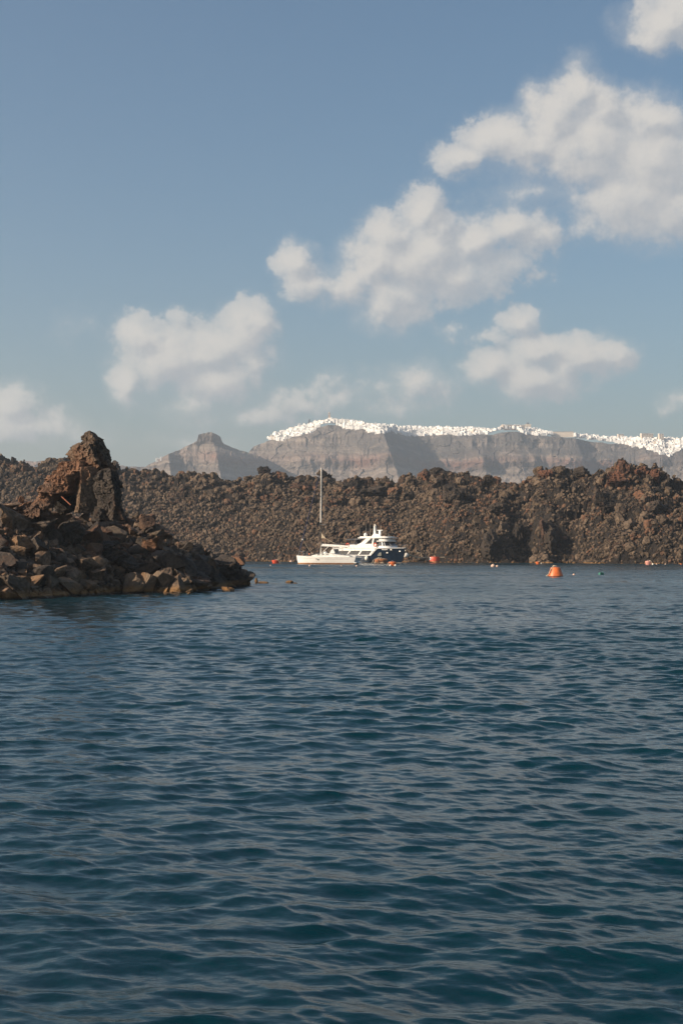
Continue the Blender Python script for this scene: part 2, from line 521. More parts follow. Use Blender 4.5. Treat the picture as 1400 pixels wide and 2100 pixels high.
# ================================================================== SEABED so that the sea has a floor
bed = mat("seabed", (.05, .05, .045), .9, vary=.3, vscale=.2)
mb = MB(); mb.box((0, 0, -34), (19000, 19000, 1)); mb.obj("seabed", bed, kind='structure')

# ================================================================== CALDERA CLIFFS
def cliff_mat(name):
    m = bpy.data.materials.new(name); m.use_nodes = True
    t = m.node_tree; t.nodes.clear(); T = NT(t)
    b = T.n('ShaderNodeBsdfPrincipled', {'Roughness': .95, 'Specular IOR Level': .1})
    T.n('ShaderNodeOutputMaterial', {0: b.outputs[0]})
    geo = T.n('ShaderNodeNewGeometry')
    P = geo.outputs['Position']; s = T.n('ShaderNodeSeparateXYZ', {0: P}); z = s.outputs[2]
    big = T.noise(P, .006, 5, .55); mid = T.noise(P, .03, 6, .62); fine = T.noise(P, .16, 6, .65)
    zw = T.m('ADD', z, T.m('MULTIPLY', T.m('SUBTRACT', big.outputs[0], .5), 60))
    st = T.noise(T.n('ShaderNodeCombineXYZ', {0: T.m('MULTIPLY', s.outputs[0], .002), 1: 0.0, 2: T.m('MULTIPLY', zw, .085)}).outputs[0], 1.0, 6, .7)
    c = T.mix(T.ramp(st.outputs[0], .36, .64), (.105, .084, .072), (.285, .232, .190))
    c = T.mix(T.m('MULTIPLY', T.ramp(mid.outputs[0], .45, .65), .55), c, (.185, .152, .122))
    # dark grey lava faces show where the cliff is steep
    nz = T.n('ShaderNodeSeparateXYZ', {0: geo.outputs['Normal']}).outputs[2]
    steep = T.m('SUBTRACT', 1, T.ramp(nz, .22, .52))
    c = T.mix(T.m('MULTIPLY', steep, T.ramp(mid.outputs[0], .35, .6, .25, .85)), c, (.095, .082, .076))
    # red scoria layer
    rz = T.m('SUBTRACT', 1, T.m('ABSOLUTE', T.m('DIVIDE', T.m('SUBTRACT', zw, 168), 17)), clamp=True)
    c = T.mix(T.m('MULTIPLY', rz, T.ramp(big.outputs[0], .40, .62, .25, .95)), c, (.205, .112, .085))
    # dark grey lava bluff just below the rim
    rim = T.n('ShaderNodeAttribute', None, attribute_name='rim').outputs['Fac']
    c = T.mix(T.m('MULTIPLY', rim, T.ramp(mid.outputs[0], .38, .56, .25, .9)), c, (.088, .080, .076))
    # dusty green scrub
    c = T.mix(T.m('MULTIPLY', T.ramp(fine.outputs[0], .56, .70), T.ramp(nz, .3, .7, 0, .55)), c, (.105, .110, .065))
    t.links.new(c, b.inputs['Base Color'])
    bp = T.n('ShaderNodeBump', {'Height': fine.outputs[0], 'Strength': .7, 'Distance': 4.0})
    t.links.new(bp.outputs[0], b.inputs['Normal'])
    return m
M_CLIFF = cliff_mat("caldera_rock")

def strata(z, k):
    """depth run per height: ledges (gentle) and bluffs (steep) stacked like the lava beds"""
    z = np.asarray(z, float)
    return 1.6 * z + 9.5 * np.sin(z / 7.5 + k) + 16 * np.sin(z / 17 + 1.7 * k)

M2_SKY = np.array([(-900, 930), (-300, 915), (480, 966), (500, 940), (514, 916), (520, 908), (545, 899), (575, 886), (600, 878), (640, 868), (675, 861), (720, 863), (760, 870),
   (830, 876), (900, 877), (960, 878), (1010, 881), (1030, 876), (1060, 875), (1090, 879), (1130, 886), (1180, 891), (1250, 899), (1330, 899), (1400, 902), (1500, 898), (1700, 906), (2300, 900)], float)
M2_DEP = np.array([(-900, 200), (-300, 200), (480, 90), (560, 40), (640, 15), (700, 0), (780, -60), (792, -30), (850, 105), (880, 105), (960, 60), (1040, 35), (1100, 60), (1180, 40), (1205, 75), (1290, 60), (1400, 10), (1500, -30), (1800, 100), (2300, 0)], float)
TOWN_LO = np.array([(520, 899), (545, 897), (560, 901), (576, 904), (600, 896), (640, 886), (652, 876), (672, 868), (690, 868), (700, 874), (725, 881), (745, 878), (770, 888), (800, 884), (830, 893), (860, 893), (900, 890), (960, 893),
   (1000, 887), (1020, 877), (1060, 876), (1075, 890), (1100, 892), (1130, 889), (1180, 893), (1250, 904), (1320, 918), (1345, 928), (1372, 936), (1388, 926), (1410, 915), (1500, 905)], float)
def cliff_depth(px, z):
    """horizontal distance of the main cliff face at picture column px and height z"""
    px = np.asarray(px, float); z = np.asarray(z, float)
    zr = (HOR - np.interp(px, M2_SKY[:, 0], M2_SKY[:, 1])) * 2700 / FPX + CAM_H
    sh = (zr - z) * .36                      # spurs lean outward towards their foot
    d = 2430 + np.interp(px - sh, M2_DEP[:, 0], M2_DEP[:, 1])
    prof = strata(z, .4) * .92
    ztown = (HOR - np.interp(px, TOWN_LO[:, 0], TOWN_LO[:, 1])) * 2700 / FPX + CAM_H
    prof = prof + np.clip(z - ztown, 0, 80) * 1.1
    X = (px - 700) / FPX * 2650
    Q = np.stack([X / 60, z / 90, 0 * X], -1).reshape(-1, 3)
    n = fbm(Q, 5, .55, 11, ridged=True).reshape(X.shape) * 15
    Q2 = np.stack([X / 17, z / 26, 0 * X + 4], -1).reshape(-1, 3)
    n2 = facet(Q2, 31, .9).reshape(X.shape) * 4
    Q3 = np.stack([X / 150 + z / 260, z / 240, 0 * X + 7], -1).reshape(-1, 3)
    n2 = n2 + fbm(Q3, 3, .5, 12, ridged=True).reshape(X.shape) * 26
    return d + prof - n * 1.1 - n2
def build_cliff():
    px = np.arange(-900, 2300, 2.2)
    nrow = 210
    zr = (HOR - np.interp(px, M2_SKY[:, 0], M2_SKY[:, 1])) * 2700 / FPX + CAM_H
    zr = zr + 2.5 * fbm(np.stack([px / 9, 0 * px, 0 * px], 1), 4, .6, 5)
    t = np.linspace(-.06, 1, nrow)
    Zg = t[:, None] * zr[None, :]; PX = np.repeat(px[None, :], nrow, 0)
    Yg = cliff_depth(PX, np.maximum(Zg, 0))
    Xg = (PX - 700) / FPX * Yg
    # plateau behind the rim, falling gently away
    back = np.array([25, 70, 160, 350, 700, 1200.])
    Yb = Yg[-1][None, :] + back[:, None]
    Zb = zr[None, :] - back[:, None] * .035 - 2 + 4 * vnoise(np.stack([(Yb / 60).ravel(), (PX[:6] / 30).ravel(), 0 * Yb.ravel()], 1), 8).reshape(Yb.shape)
    Xb = (px[None, :] - 700) / FPX * Yb
    V = np.stack([np.vstack([Xg, Xb]), np.vstack([Yg, Yb]), np.vstack([Zg, Zb])], -1).reshape(-1, 3)
    zt = (HOR - np.interp(px, TOWN_LO[:, 0], TOWN_LO[:, 1])) * 2700 / FPX + CAM_H
    dz = zt[None, :] - Zg + 10 * vnoise(np.stack([PX.ravel() / 16, 0 * PX.ravel(), 0 * PX.ravel()], 1), 14).reshape(Zg.shape)
    rim = np.clip((44 - dz) / 8, 0, 1) * np.clip((PX - 560) / 220, .15, 1)
    rim = np.concatenate([rim.ravel(), np.zeros(6 * len(px))])
    me = np_mesh("caldera_cliffs", V, grid_faces(nrow + 6, len(px)), M_CLIFF, smooth=False, attrs={'rim': rim})
    link("caldera_cliffs", me, kind='structure')
build_cliff()

M1_SKY = np.array([(120, 1030), (200, 1004), (285, 966), (320, 947), (345, 936), (362, 925), (380, 914), (395, 907), (404, 902), (406, 891), (412, 888), (432, 887), (441, 889), (452, 894), (455, 903), (461, 908), (480, 915), (510, 922), (530, 929),
   (550, 938), (575, 948), (600, 965), (640, 1000), (680, 1040)], float)
def skaros_depth(PX, Zg):
    nose = 428 + (240 - Zg) * .22
    d = 2250 + np.where(PX < nose, (nose - PX) * .42, (PX - nose) * 1.45)
    # a second small rib on the lit side
    d = d - 34 * np.clip(1 - np.abs(PX - (340 + (200 - Zg) * .15)) / 26, 0, 1) + np.clip(PX - 345, 0, 30) * .5
    X = (PX - 700) / FPX * 2500
    Q = np.stack([X / 50, Zg / 80, 0 * X + 9], -1).reshape(-1, 3)
    n = fbm(Q, 5, .55, 21, ridged=True).reshape(X.shape) * 16
    Q2 = np.stack([X / 15, Zg / 22, 0 * X], -1).reshape(-1, 3)
    n2 = facet(Q2, 33, .9).reshape(X.shape) * 3.5
    prof = strata(Zg, 1.2) * .95
    prof = prof - np.clip(Zg - 192, 0, 40) * 1.6 * ((PX > 398) & (PX < 462))      # vertical sides of the table rock
    return d + prof - n - n2
def build_skaros():
    px = np.arange(120, 680, 1.6); nrow = 150
    zr = (HOR - np.interp(px, M1_SKY[:, 0], M1_SKY[:, 1])) * 2560 / FPX + CAM_H
    zr = np.maximum(zr, 1) + 1.6 * fbm(np.stack([px / 6, 0 * px, 0 * px], 1), 4, .6, 6)
    t = np.linspace(-.1, 1, nrow)
    Zg = t[:, None] * zr[None, :]; PX = np.repeat(px[None, :], nrow, 0)
    Yg = skaros_depth(PX, np.maximum(Zg, 0)); Xg = (PX - 700) / FPX * Yg
    back = np.array([12, 40, 120, 300.])
    Yb = Yg[-1][None, :] + back[:, None]
    Zb = zr[None, :] - back[:, None] * .8 - 1
    Xb = (px[None, :] - 700) / FPX * Yb
    V = np.stack([np.vstack([Xg, Xb]), np.vstack([Yg, Yb]), np.vstack([Zg, Zb])], -1).reshape(-1, 3)
    me = np_mesh("headland", V, grid_faces(nrow + 4, len(px)), M_CLIFF, smooth=False)
    link("headland", me, kind='structure')
build_skaros()
# ================================================================== ROCK SHAPES
def ico(sub):
    bm = bmesh.new(); bmesh.ops.create_icosphere(bm, subdivisions=sub, radius=1.0)
    bm.verts.ensure_lookup_table()
    V = np.array([v.co[:] for v in bm.verts]); F = np.array([[v.index for v in f.verts] for f in bm.faces])
    bm.free(); return V, F
ICO = {k: ico(k) for k in (1, 2, 3, 4, 5)}
def rock_verts(sub, seed, cuts=9, rough=.05, lo=.45, hi=.85):
    """a broken block: a sphere split by random planes, then roughened"""
    r = np.random.default_rng(seed)
    V, F = ICO[sub]; V = V.copy()
    for i in range(cuts):
        n = r.normal(size=3); n /= np.linalg.norm(n)
        d = r.uniform(lo, hi)
        V -= np.maximum(V @ n - d, 0)[:, None] * n
    ext = (V.max(0) - V.min(0)) / 2; V -= (V.max(0) + V.min(0)) / 2; V /= ext.max()
    if rough and sub > 1:
        nrm = V / np.maximum(np.linalg.norm(V, axis=1)[:, None], 1e-6)
        d = rough * fbm(V * 2.2 + seed, 4, .55, seed % 50) * 1.5
        if sub > 2:
            d = d + rough * 1.3 * facet(V * 2.6 + seed * 1.7, seed % 60, .9)
            d = d + rough * .55 * facet(V * 7 + seed * .7, seed % 60 + 3, .9)
        V = V + nrm * d[:, None]
    return V, F

M_ISLAND = rock_mat("lava_soil_gap_shade", (.008, .0062, .0050), (.034, .026, .020), (.085, .050, .032), .25, .35, attr='tint', bstr=.8)  # lava soil, its colour darkened further so gaps between the blocks look shaded
M_RUB = rock_mat("lava_rubble", (.011, .0085, .0064), (.185, .130, .086), (.165, .080, .045), .28, .45, attr='tint', bstr=.5, wet=.55)
M_DARK = rock_mat("dark_grey_lava", (.015, .0138, .013), (.115, .087, .066), (.130, .068, .040), .25, 1.0, wet=True)
M_BROWN = rock_mat("brown_lava", (.022, .017, .013), (.300, .200, .130), (.160, .085, .050), .45, 1.0, wet=True)
M_RUST = rock_mat("rust_red_lava", (.040, .024, .017), (.150, .092, .062), (.180, .090, .050), .7, 1.0, wet=True)
M_TAN = rock_mat("tan_brown_lava", (.060, .044, .031), (.215, .155, .105), (.200, .115, .060), .5, 1.0, wet=True)
M_BOSS = rock_mat("brown_crust_lava", (.012, .010, .008), (.078, .058, .043), (.105, .058, .038), .3, .4, bstr=.9)
M_CRAG = rock_mat("red_crag_lava", (.036, .021, .016), (.125, .068, .044), (.155, .068, .038), .7, .4, bstr=.7)

def merged_rocks(name, P, S, protos, tint, mats, squash=(.6, 1.0), sd=1, **kw):
    """scatter of stones as one mesh; P (n,3) centres, S (n,) radii"""
    r = np.random.default_rng(sd); n = len(P)
    Vs, Fs, Ts = [], [], []; off = 0
    pick = r.integers(0, len(protos), n)
    for k, (V, F) in enumerate(protos):
        idx = np.nonzero(pick == k)[0]
        if not len(idx): continue
        m = len(idx)
        q = r.normal(size=(m, 4)); q /= np.linalg.norm(q, axis=1)[:, None]
        w, x, y, z = q.T
        Rm = np.stack([1 - 2 * (y * y + z * z), 2 * (x * y - z * w), 2 * (x * z + y * w), 2 * (x * y + z * w), 1 - 2 * (x * x + z * z), 2 * (y * z - x * w),
                       2 * (x * z - y * w), 2 * (y * z + x * w), 1 - 2 * (x * x + y * y)], 1).reshape(m, 3, 3)
        sc = r.uniform(squash[0], squash[1], (m, 3)) * S[idx][:, None]
        W = np.einsum('mij,mvj->mvi', Rm, V[None] * sc[:, None, :]) + P[idx][:, None, :]
        Vs.append(W.reshape(-1, 3)); Ts.append(np.repeat(tint[idx], len(V)))
        Fs.append((F[None] + (np.arange(m) * len(V))[:, None, None]).reshape(-1, 3) + off); off += m * len(V)
    me = np_mesh(name, np.vstack(Vs), np.vstack(Fs), mats, smooth=False, attrs={'tint': np.concatenate(Ts)})
    return link(name, me, **kw)

# ================================================================== LAVA ISLAND across the bay
SHORE = np.array([(-700, 1149), (0, 1150), (509, 1151.3), (600, 1152), (760, 1152.8), (900, 1153.7), (1100, 1155), (1400, 1157), (2100, 1159)], float)
RIDGE = np.array([(-700, 940), (-200, 950), (0, 949), (60, 954), (100, 957), (130, 950), (150, 962), (240, 962), (270, 972), (290, 976), (330, 970), (355, 974), (400, 971), (440, 974), (470, 977), (510, 977), (528, 970), (545, 966), (562, 972), (600, 976), (650, 981), (690, 978), (760, 981), (800, 979),
   (840, 981), (868, 975), (885, 968), (905, 966), (925, 970), (945, 978), (965, 985), (1000, 985), (1030, 984), (1060, 984), (1085, 978), (1105, 968), (1130, 961), (1160, 962), (1190, 966), (1215, 972), (1240, 972), (1262, 966), (1280, 962), (1300, 966), (1340, 970),
   (1365, 982), (1400, 992), (1500, 985), (1700, 975), (2100, 980)], float)
RIDGE[:, 1] += np.interp(RIDGE[:, 0], [0, 300, 450, 1200, 1280, 1400], [2, 2, 8, 10, 5, 8])
# places where the face stands forward (+) or is scooped into a dark hollow (-): column, half-width, metres, top row
BULGE = [(1080, 38, -16, 1010), (1165, 46, -18, 1015), (1120, 16, 3, 1030), (1030, 20, 5, 1070), (1100, 14, 5, 1020), (1000, 40, 3, 1100), (1190, 20, 3, 1040), (930, 30, 3, 1000), (885, 20, -4, 1040), (1340, 60, 3, 1060), (820, 22, -3, 990), (700, 60, 2, 1040)]
def island_surface(px, s):
    """s: metres inland from the waterline along the slope's plan; returns X, Y, Z"""
    d0 = CAM_H * FPX / (np.interp(px, SHORE[:, 0], SHORE[:, 1]) - HOR)
    Wd = 46 - 8 * np.clip((px - 850) / 300, 0, 1)
    yr = d0 + Wd
    zr = CAM_H + (HOR - np.interp(px, RIDGE[:, 0], RIDGE[:, 1])) * yr / FPX
    t = s / Wd
    # steeper toe on the right-hand half, straight scree on the left
    steep = .30 * np.clip((px - 820) / 160, 0, 1) * np.clip((1230 - px) / 100, .45, 1)
    tt = np.clip(t, -.3, 1)
    prof = (1 - steep) * tt + steep * np.clip(tt * 2.6, -.3, 1)
    prof = np.where(t > 0, np.maximum(prof, 0) ** .92, prof)
    z = zr * prof
    Y = d0 + s
    X = (px - 700) / FPX * Y
    for (c, w, a, top) in BULGE:
        g = np.exp(-((px - c) / w) ** 2)
        zt = CAM_H + (HOR - top) * yr / FPX
        z = z + a * .42 * g * np.clip(1 - np.abs(z - zt * .45) / (zt * .6), 0, 1)
    Q = np.stack([X, Y, 0 * X], 1)
    hi = np.clip((t - .45) / .3, 0, 1) + .55 * np.clip((px - 800) / 200, 0, 1)
    hi = np.clip(hi, .22, 1.1)
    z = z + hi * (-.9 + 2.1 * fbm(Q / 13, 3, .55, 41) + 2.2 * fbm(Q / 6.5, 4, .55, 42, ridged=True) * .9 + 1.5 * facet(Q / 3.6, 43, 1.0))
    z = z + .45 * facet(Q / 1.3, 44, 1.0)
    # waterline: blend into the sea floor
    z = np.where(s < 0, s * .8 - .1, z * np.clip(s / 3 + .25, 0, 1) + .12)
    # behind the crest the flow goes on, gently falling and broken
    bk = np.clip(s - Wd, 0, None)
    z = z - bk * .045
    return X, Y, z
def build_island():
    px = np.arange(-700, 2100, 2.0)
    s = np.concatenate([[-40, -12, -4, -1], np.arange(0, 62, .33), np.arange(62, 110, 1.2), np.linspace(112, 330, 30)])
    PX, S = np.meshgrid(px, s)
    X, Y, Z = island_surface(PX.ravel(), S.ravel())
    V = np.stack([X, Y, Z], 1)
    tint = .5 + .5 * fbm(V / 7, 4, .6, 61)
    me = np_mesh("lava_island", V, grid_faces(len(s), len(px)), M_ISLAND, smooth=False, attrs={'tint': tint})
    link("lava_island", me, kind='structure')
    r = np.random.default_rng(5)
    # scree: dense small blocks over the face
    n = 44000
    px = r.uniform(-150, 1560, n); s = r.uniform(-.3, 1, n) ** 1 * 52
    X, Y, Z = island_surface(px, s)
    P = np.stack([X, Y, Z], 1)
    dens = fbm(P / 9, 3, .5, 71)
    rightcrust = np.clip((px - 830) / 120, 0, 1) * np.clip((s - 14) / 10, 0, 1)
    keep = (dens > -.40 + .55 * np.clip((s - 30) / 12, 0, 1) + .25 * rightcrust) | (r.random(n) < .25)
    P = P[keep]; s = s[keep]; px = px[keep]
    S_ = .19 + .42 * r.random(len(P)) ** 2.4
    S_ = S_ * (1 + .25 * np.clip((s - 32) / 10, 0, 1))
    P[:, 2] += S_ * .25
    t1 = np.clip(.5 * r.random(len(P)) + .5 + .55 * fbm(P / 5, 3, .5, 73) - .28 * np.clip((px - 850) / 150, 0, 1), 0, 1)
    pr = [rock_verts(1, 100 + k, 5, 0) for k in range(14)]
    merged_rocks("lava_rubble", P, S_, pr, t1, M_RUB, sd=3, kind='stuff', label="brown and grey lava rubble covering the long slope behind the boats", cat='rubble')
    # bigger blocks and knobs, most of them along the crest
    n = 3000
    px = r.uniform(-150, 1560, n); s = np.where(r.random(n) < .62, r.uniform(30, 56, n), r.uniform(2, 50, n))
    X, Y, Z = island_surface(px, s); P = np.stack([X, Y, Z], 1)
    S_ = .5 + 1.15 * r.random(n) ** 3
    t1 = np.clip(.15 + .6 * r.random(n) + .3 * fbm(P / 6, 3, .5, 74), 0, 1)
    pr = [rock_verts(3, 200 + k, 8, .10) for k in range(16)]
    P[:, 2] += S_ * .1
    merged_rocks("lava_blocks", P, S_, pr, t1, M_RUB, (.65, 1.0), sd=4, kind='stuff', label="larger dark lava blocks breaking the crest of the long slope", cat='rubble')
build_island()

# individual crags that stand out on the far slope
def rock_mesh(name, sub, seed, m, cuts=9, rough=.07, lo=.45, hi=.85):
    V, F = rock_verts(sub, seed, cuts, rough, lo, hi)
    return np_mesh(name, V, F, m, smooth=False)
def island_at(px, py):
    """the point of the island's face seen at a picture pixel"""
    s = np.linspace(0, 60, 400)
    X, Y, Z = island_surface(np.full(400, float(px)), s)
    pp = HOR - (Z - CAM_H) / Y * FPX
    i = np.nonzero(pp <= py)[0]
    i = i[0] if len(i) else int(np.argmin(pp))
    return X[i], Y[i], Z[i]
CRAGS = [  # px, py centre, w px, h px, material, label
 (1279, 962, 30, 40, M_CRAG, "tall rust red lava knob standing highest on the right end of the crest"),
 (1262, 980, 44, 34, M_CRAG, "rust red crag just below left of the tall red knob on the crest"),
 (1318, 968, 40, 26, M_CRAG, "dark red flat topped crag right of the tall red knob"),
 (1342, 975, 34, 32, M_CRAG, "red brown crag at the right end of the red crest group"),
 (1364, 984, 18, 26, M_BOSS, "small dark pinnacle where the red crags drop to the right"),
 (1150, 960, 34, 24, M_BOSS, "rounded brown knob on the raised crest left of the red crags"),
 (1195, 962, 40, 26, M_BOSS, "wide brown crag on the crest between two mounds"),
 (1120, 968, 36, 22, M_CRAG, "reddish outcrop at the left end of the raised crest"),
 (868, 972, 30, 26, M_CRAG, "orange brown outcrop at the left of the crest mound behind the motor yacht"),
 (895, 964, 30, 24, M_BOSS, "rounded dark knob on top of the crest mound behind the motor yacht"),
 (918, 970, 36, 26, M_BOSS, "dark broken outcrop on the right side of the crest mound"),
 (1000, 976, 24, 20, M_BOSS, "small round lava knob on the low saddle of the crest"),
 (541, 962, 30, 26, M_BOSS, "round dark lava knob on the crest left of the mast"),
 (575, 970, 26, 18, M_CRAG, "low reddish knob on the crest between the round knob and the mast"),
 (27, 944, 12, 18, M_BOSS, "small upright stone on the crest at the far left"),
 (1022, 1042, 52, 26, M_BOSS, "smooth brown lava hump on the upper slope right of the centre"),
 (1243, 1030, 56, 52, M_BOSS, "big pale brown ropy lava slab on the right of the slope"),
 (1062, 1090, 30, 56, M_BOSS, "brown lava buttress beside the dark hollow"),
 (1128, 1104, 30, 60, M_BOSS, "leaning brown lava pillar between the two dark hollows"),
 (1112, 1084, 18, 44, M_BOSS, "slim standing block inside the dark hollow"),
 (1010, 1118, 54, 70, M_BOSS, "brown lava buttress rising from the far shore"),
 (1345, 1040, 44, 34, M_BOSS, "dark rounded lava boss on the far right of the slope"),
 (760, 1010, 60, 30, M_BOSS, "broad brown lava boss on the upper slope right of the mast"),
 (620, 1000, 56, 26, M_BOSS, "brown lava boss on the upper slope left of the mast"),
 (690, 990, 50, 20, M_BOSS, "low brown lava boss just right of the mast top"),
 (930, 1010, 46, 44, M_BOSS, "jagged dark lava boss below the crest mound"),
]
def place_rock(name, px, py, w, h, Y, m, seed, sub=4, label=None, cat='rock', group=None, depth=None, rz=0, tilt=0, cuts=9, rough=.07, lo=.45, hi=.85, zshift=0):
    V, F = rock_verts(sub, seed, cuts, rough, lo, hi)
    c, s_ = math.cos(tilt), math.sin(tilt)
    V = V @ np.array([[c, 0, s_], [0, 1, 0], [-s_, 0, c]])
    V = V / ((V.max(0) - V.min(0)) / 2) ; V -= (V.max(0) + V.min(0)) / 2
    k = Y / FPX
    V = V * np.array([w * k / 2, (depth if depth else w * k * .9) / 2, h * k / 2])
    me = np_mesh(name, V, F, m, smooth=False)
    o = link(name, me, None, label, cat, group, loc=(xpx(px, Y), Y, zpx(py, Y) + zshift))
    return o
for i, (px, py, w, h, m, lb) in enumerate(CRAGS):
    x, y, z = island_at(px, py + h * .25)
    place_rock("lava_crag", px, py + (6 if 500 < px < 1250 and py < 1000 else 1), w, h, y, m, 300 + i, 4, lb, 'crag', None, depth=max(w, h) * y / FPX * 1.1, cuts=7, rough=.15)

# ================================================================== NEAR PROMONTORY
HP_TOP = np.array([(-900, 1010), (-300, 1020), (0, 1036), (60, 1042), (100, 1045), (160, 1052), (240, 1040), (280, 1050), (310, 1060), (340, 1086), (380, 1110), (430, 1134), (470, 1150), (500, 1168), (516, 1205), (540, 1240)], float)
HP_WL = np.array([(-900, 1240), (-300, 1236), (0, 1230), (150, 1222), (250, 1216), (390, 1216), (420, 1208), (470, 1203), (512, 1201), (560, 1199)], float)
def heap_surface(px, s):
    px = np.asarray(px, float); s = np.asarray(s, float)
    d0 = CAM_H * FPX / (np.interp(px, HP_WL[:, 0], HP_WL[:, 1]) - HOR)
    Wd = np.interp(px, [-900, 0, 200, 350, 450, 512], [18, 14, 13, 9, 5, 3])
    zt = CAM_H + (HOR - np.interp(px, HP_TOP[:, 0], HP_TOP[:, 1])) * (d0 + Wd) / FPX - .35
    t = np.clip(s / Wd, 0, 1)
    z = zt * (t ** .8)
    bk = np.clip(s - Wd, 0, None)
    z = z - bk * (.12 + bk * .02)
    z = np.where(s < 0, s * .6, z)
    Y = d0 + s; X = (px - 700) / FPX * Y
    z = z + .35 * fbm(np.stack([X / 2.4, Y / 2.4, 0 * X], 1), 3, .5, 81) * np.clip(s / 2, 0, 1) - .22
    return X, Y, z
def build_heap():
    px = np.arange(-900, 545, 5.0); s = np.concatenate([[-6, -3, -1], np.arange(0, 28, .35)])
    PX, S = np.meshgrid(px, s)
    X, Y, Z = heap_surface(PX.ravel(), S.ravel())
    V = np.stack([X, Y, Z], 1)
    V[:, 2] += .18 * facet(V / .7, 82, 1)
    me = np_mesh("rock_promontory", V, grid_faces(len(s), len(px)), M_DARK, smooth=False)
    link("rock_promontory", me, kind='structure')
build_heap()

def heap_hit(px, py):
    s = np.linspace(-.5, 22, 500)
    X, Y, Z = heap_surface(np.full(500, float(px)), s)
    pp = HOR - (Z - CAM_H) / Y * FPX
    i = np.nonzero(pp <= py)[0]
    i = i[0] if len(i) else int(np.argmin(pp))
    return X[i], Y[i], Z[i]

# hero blocks of the near heap, each read off the photograph: px, py, w, h, material, tilt, cuts, label
HERO = [
 (28, 1060, 62, 56, M_TAN, .1, 7, "pale tan cracked boulder at the left edge beside the red shelf"),
 (60, 1052, 66, 42, M_RUST, 0, 8, "rust red knobbly boulder on the crest at the left"),
 (82, 1086, 76, 46, M_DARK, .1, 8, "black shaded boulder under the red knobbly one"),
 (118, 1066, 62, 40, M_BROWN, .25, 8, "large dark boulder with brown top below the rust scree"),
 (142, 1092, 70, 56, M_DARK, .5, 8, "largest dark slab in the middle of the heap"),
 (190, 1098, 48, 62, M_DARK, .7, 7, "steep dark slab leaning right beside the largest slab"),
 (216, 1096, 32, 34, M_RUST, 0, 7, "orange brown block standing beside the dark slab"),
 (45, 1118, 64, 44, M_TAN, -.1, 8, "pale tan boulder with lumpy yellow brown underside at the left"),
 (80, 1128, 66, 62, M_DARK, -.3, 7, "dark grey angular boulder right of the pale lumpy one"),
 (150, 1040, 44, 14, M_BROWN, .1, 6, "thin flat stone lying at the foot of the spire"),
 (20, 1036, 50, 14, M_BROWN, -.05, 6, "flat grey slab on the crest at the left edge"),
 (45, 1030, 14, 26, M_RUST, .1, 6, "small upright red stone on the crest"),
 (188, 1040, 44, 26, M_BROWN, .2, 6, "light brown pointed block between spire and round boulder"),
 (247, 1062, 30, 24, M_BROWN, .6, 5, "light brown wedge catching sun on the right shoulder of the heap"),
 (303, 1072, 34, 32, M_RUST, 0, 7, "dark red peak stone at the right shoulder of the heap"),
 (277, 1092, 32, 22, M_BROWN, .2, 6, "brown block below the dark red peak stone"),
 (315, 1115, 46, 40, M_RUST, .2, 7, "reddish topped boulder on the right slope of the heap"),
 (215, 1120, 60, 24, M_DARK, .1, 7, "dark flat boulder in the middle right of the heap"),
 (235, 1140, 64, 44, M_DARK, .35, 6, "dark angular wedge boulder with a light top edge"),
 (270, 1160, 60, 40, M_DARK, .3, 6, "broad dark block low in the middle of the heap"),
 (305, 1170, 50, 36, M_DARK, .5, 6, "dark slab with a pale slanting edge low in the heap"),
 (360, 1150, 52, 40, M_DARK, .2, 7, "dark grey roof shaped boulder on the right slope"),
 (345, 1130, 24, 22, M_TAN, 0, 6, "small pale block above the roof shaped boulder"),
 (425, 1158, 44, 42, M_TAN, .55, 6, "tan slab leaning on the dark boulder near the tip"),
 (435, 1178, 34, 50, M_DARK, .3, 6, "dark upright block beside the tip boulder"),
 (475, 1172, 66, 60, M_DARK, 0, 9, "black rounded end boulder at the tip of the promontory"),
 (502, 1184, 24, 36, M_DARK, 0, 8, "black column stone closing the tip of the promontory"),
 (486, 1152, 36, 22, M_RUST, .1, 8, "rusty crust stone on top of the black end boulder"),
 (400, 1190, 70, 40, M_DARK, 0, 8, "wide dark boulder at the waterline left of the tip"),
 (25, 1205, 70, 56, M_TAN, 0, 9, "yellow brown pitted boulder in the water at the left edge"),
 (75, 1195, 40, 34, M_TAN, 0, 8, "blocky golden brown boulder near the waterline"),
 (113, 1221, 60, 20, M_TAN, 0, 8, "low flat wet rock awash left of the heap"),
 (105, 1195, 34, 36, M_TAN, .2, 6, "pointed brown block behind the flat wet rock"),
 (150, 1182, 44, 34, M_BROWN, .3, 7, "brown sunlit boulder above the waterline"),
 (182, 1200, 36, 22, M_TAN, 0, 7, "golden brown rounded stone at the waterline"),
 (200, 1178, 38, 34, M_BROWN, .2, 7, "grey brown boulder with striped face low in the heap"),
 (236, 1200, 22, 24, M_TAN, 0, 6, "small golden stone at the waterline in the middle"),
 (278, 1196, 54, 46, M_TAN, .5, 6, "sunlit golden fin of rock leaning at the waterline"),
 (305, 1196, 36, 46, M_TAN, .4, 6, "second golden brown fin beside the leaning one"),
 (338, 1190, 50, 40, M_TAN, .3, 8, "cracked golden boulder right of the two fins"),
 (362, 1200, 40, 46, M_BROWN, .3, 7, "brown wet block at the waterline near the tip"),
]
hseed = 500
for (px, py, w, h, m, tl, cuts, lb) in HERO:
    hseed += 1
    x, y, z = heap_hit(px, min(py + h * .35, 1232))
    place_rock("boulder", px, py, w, h, y - .15, m, hseed, 4, lb, 'boulder', 'boulders of the near rock heap', depth=w * y / FPX * 1.0, cuts=cuts + 4, rough=.035 if w < 60 else .12, lo=.28, hi=.74, tilt=tl)

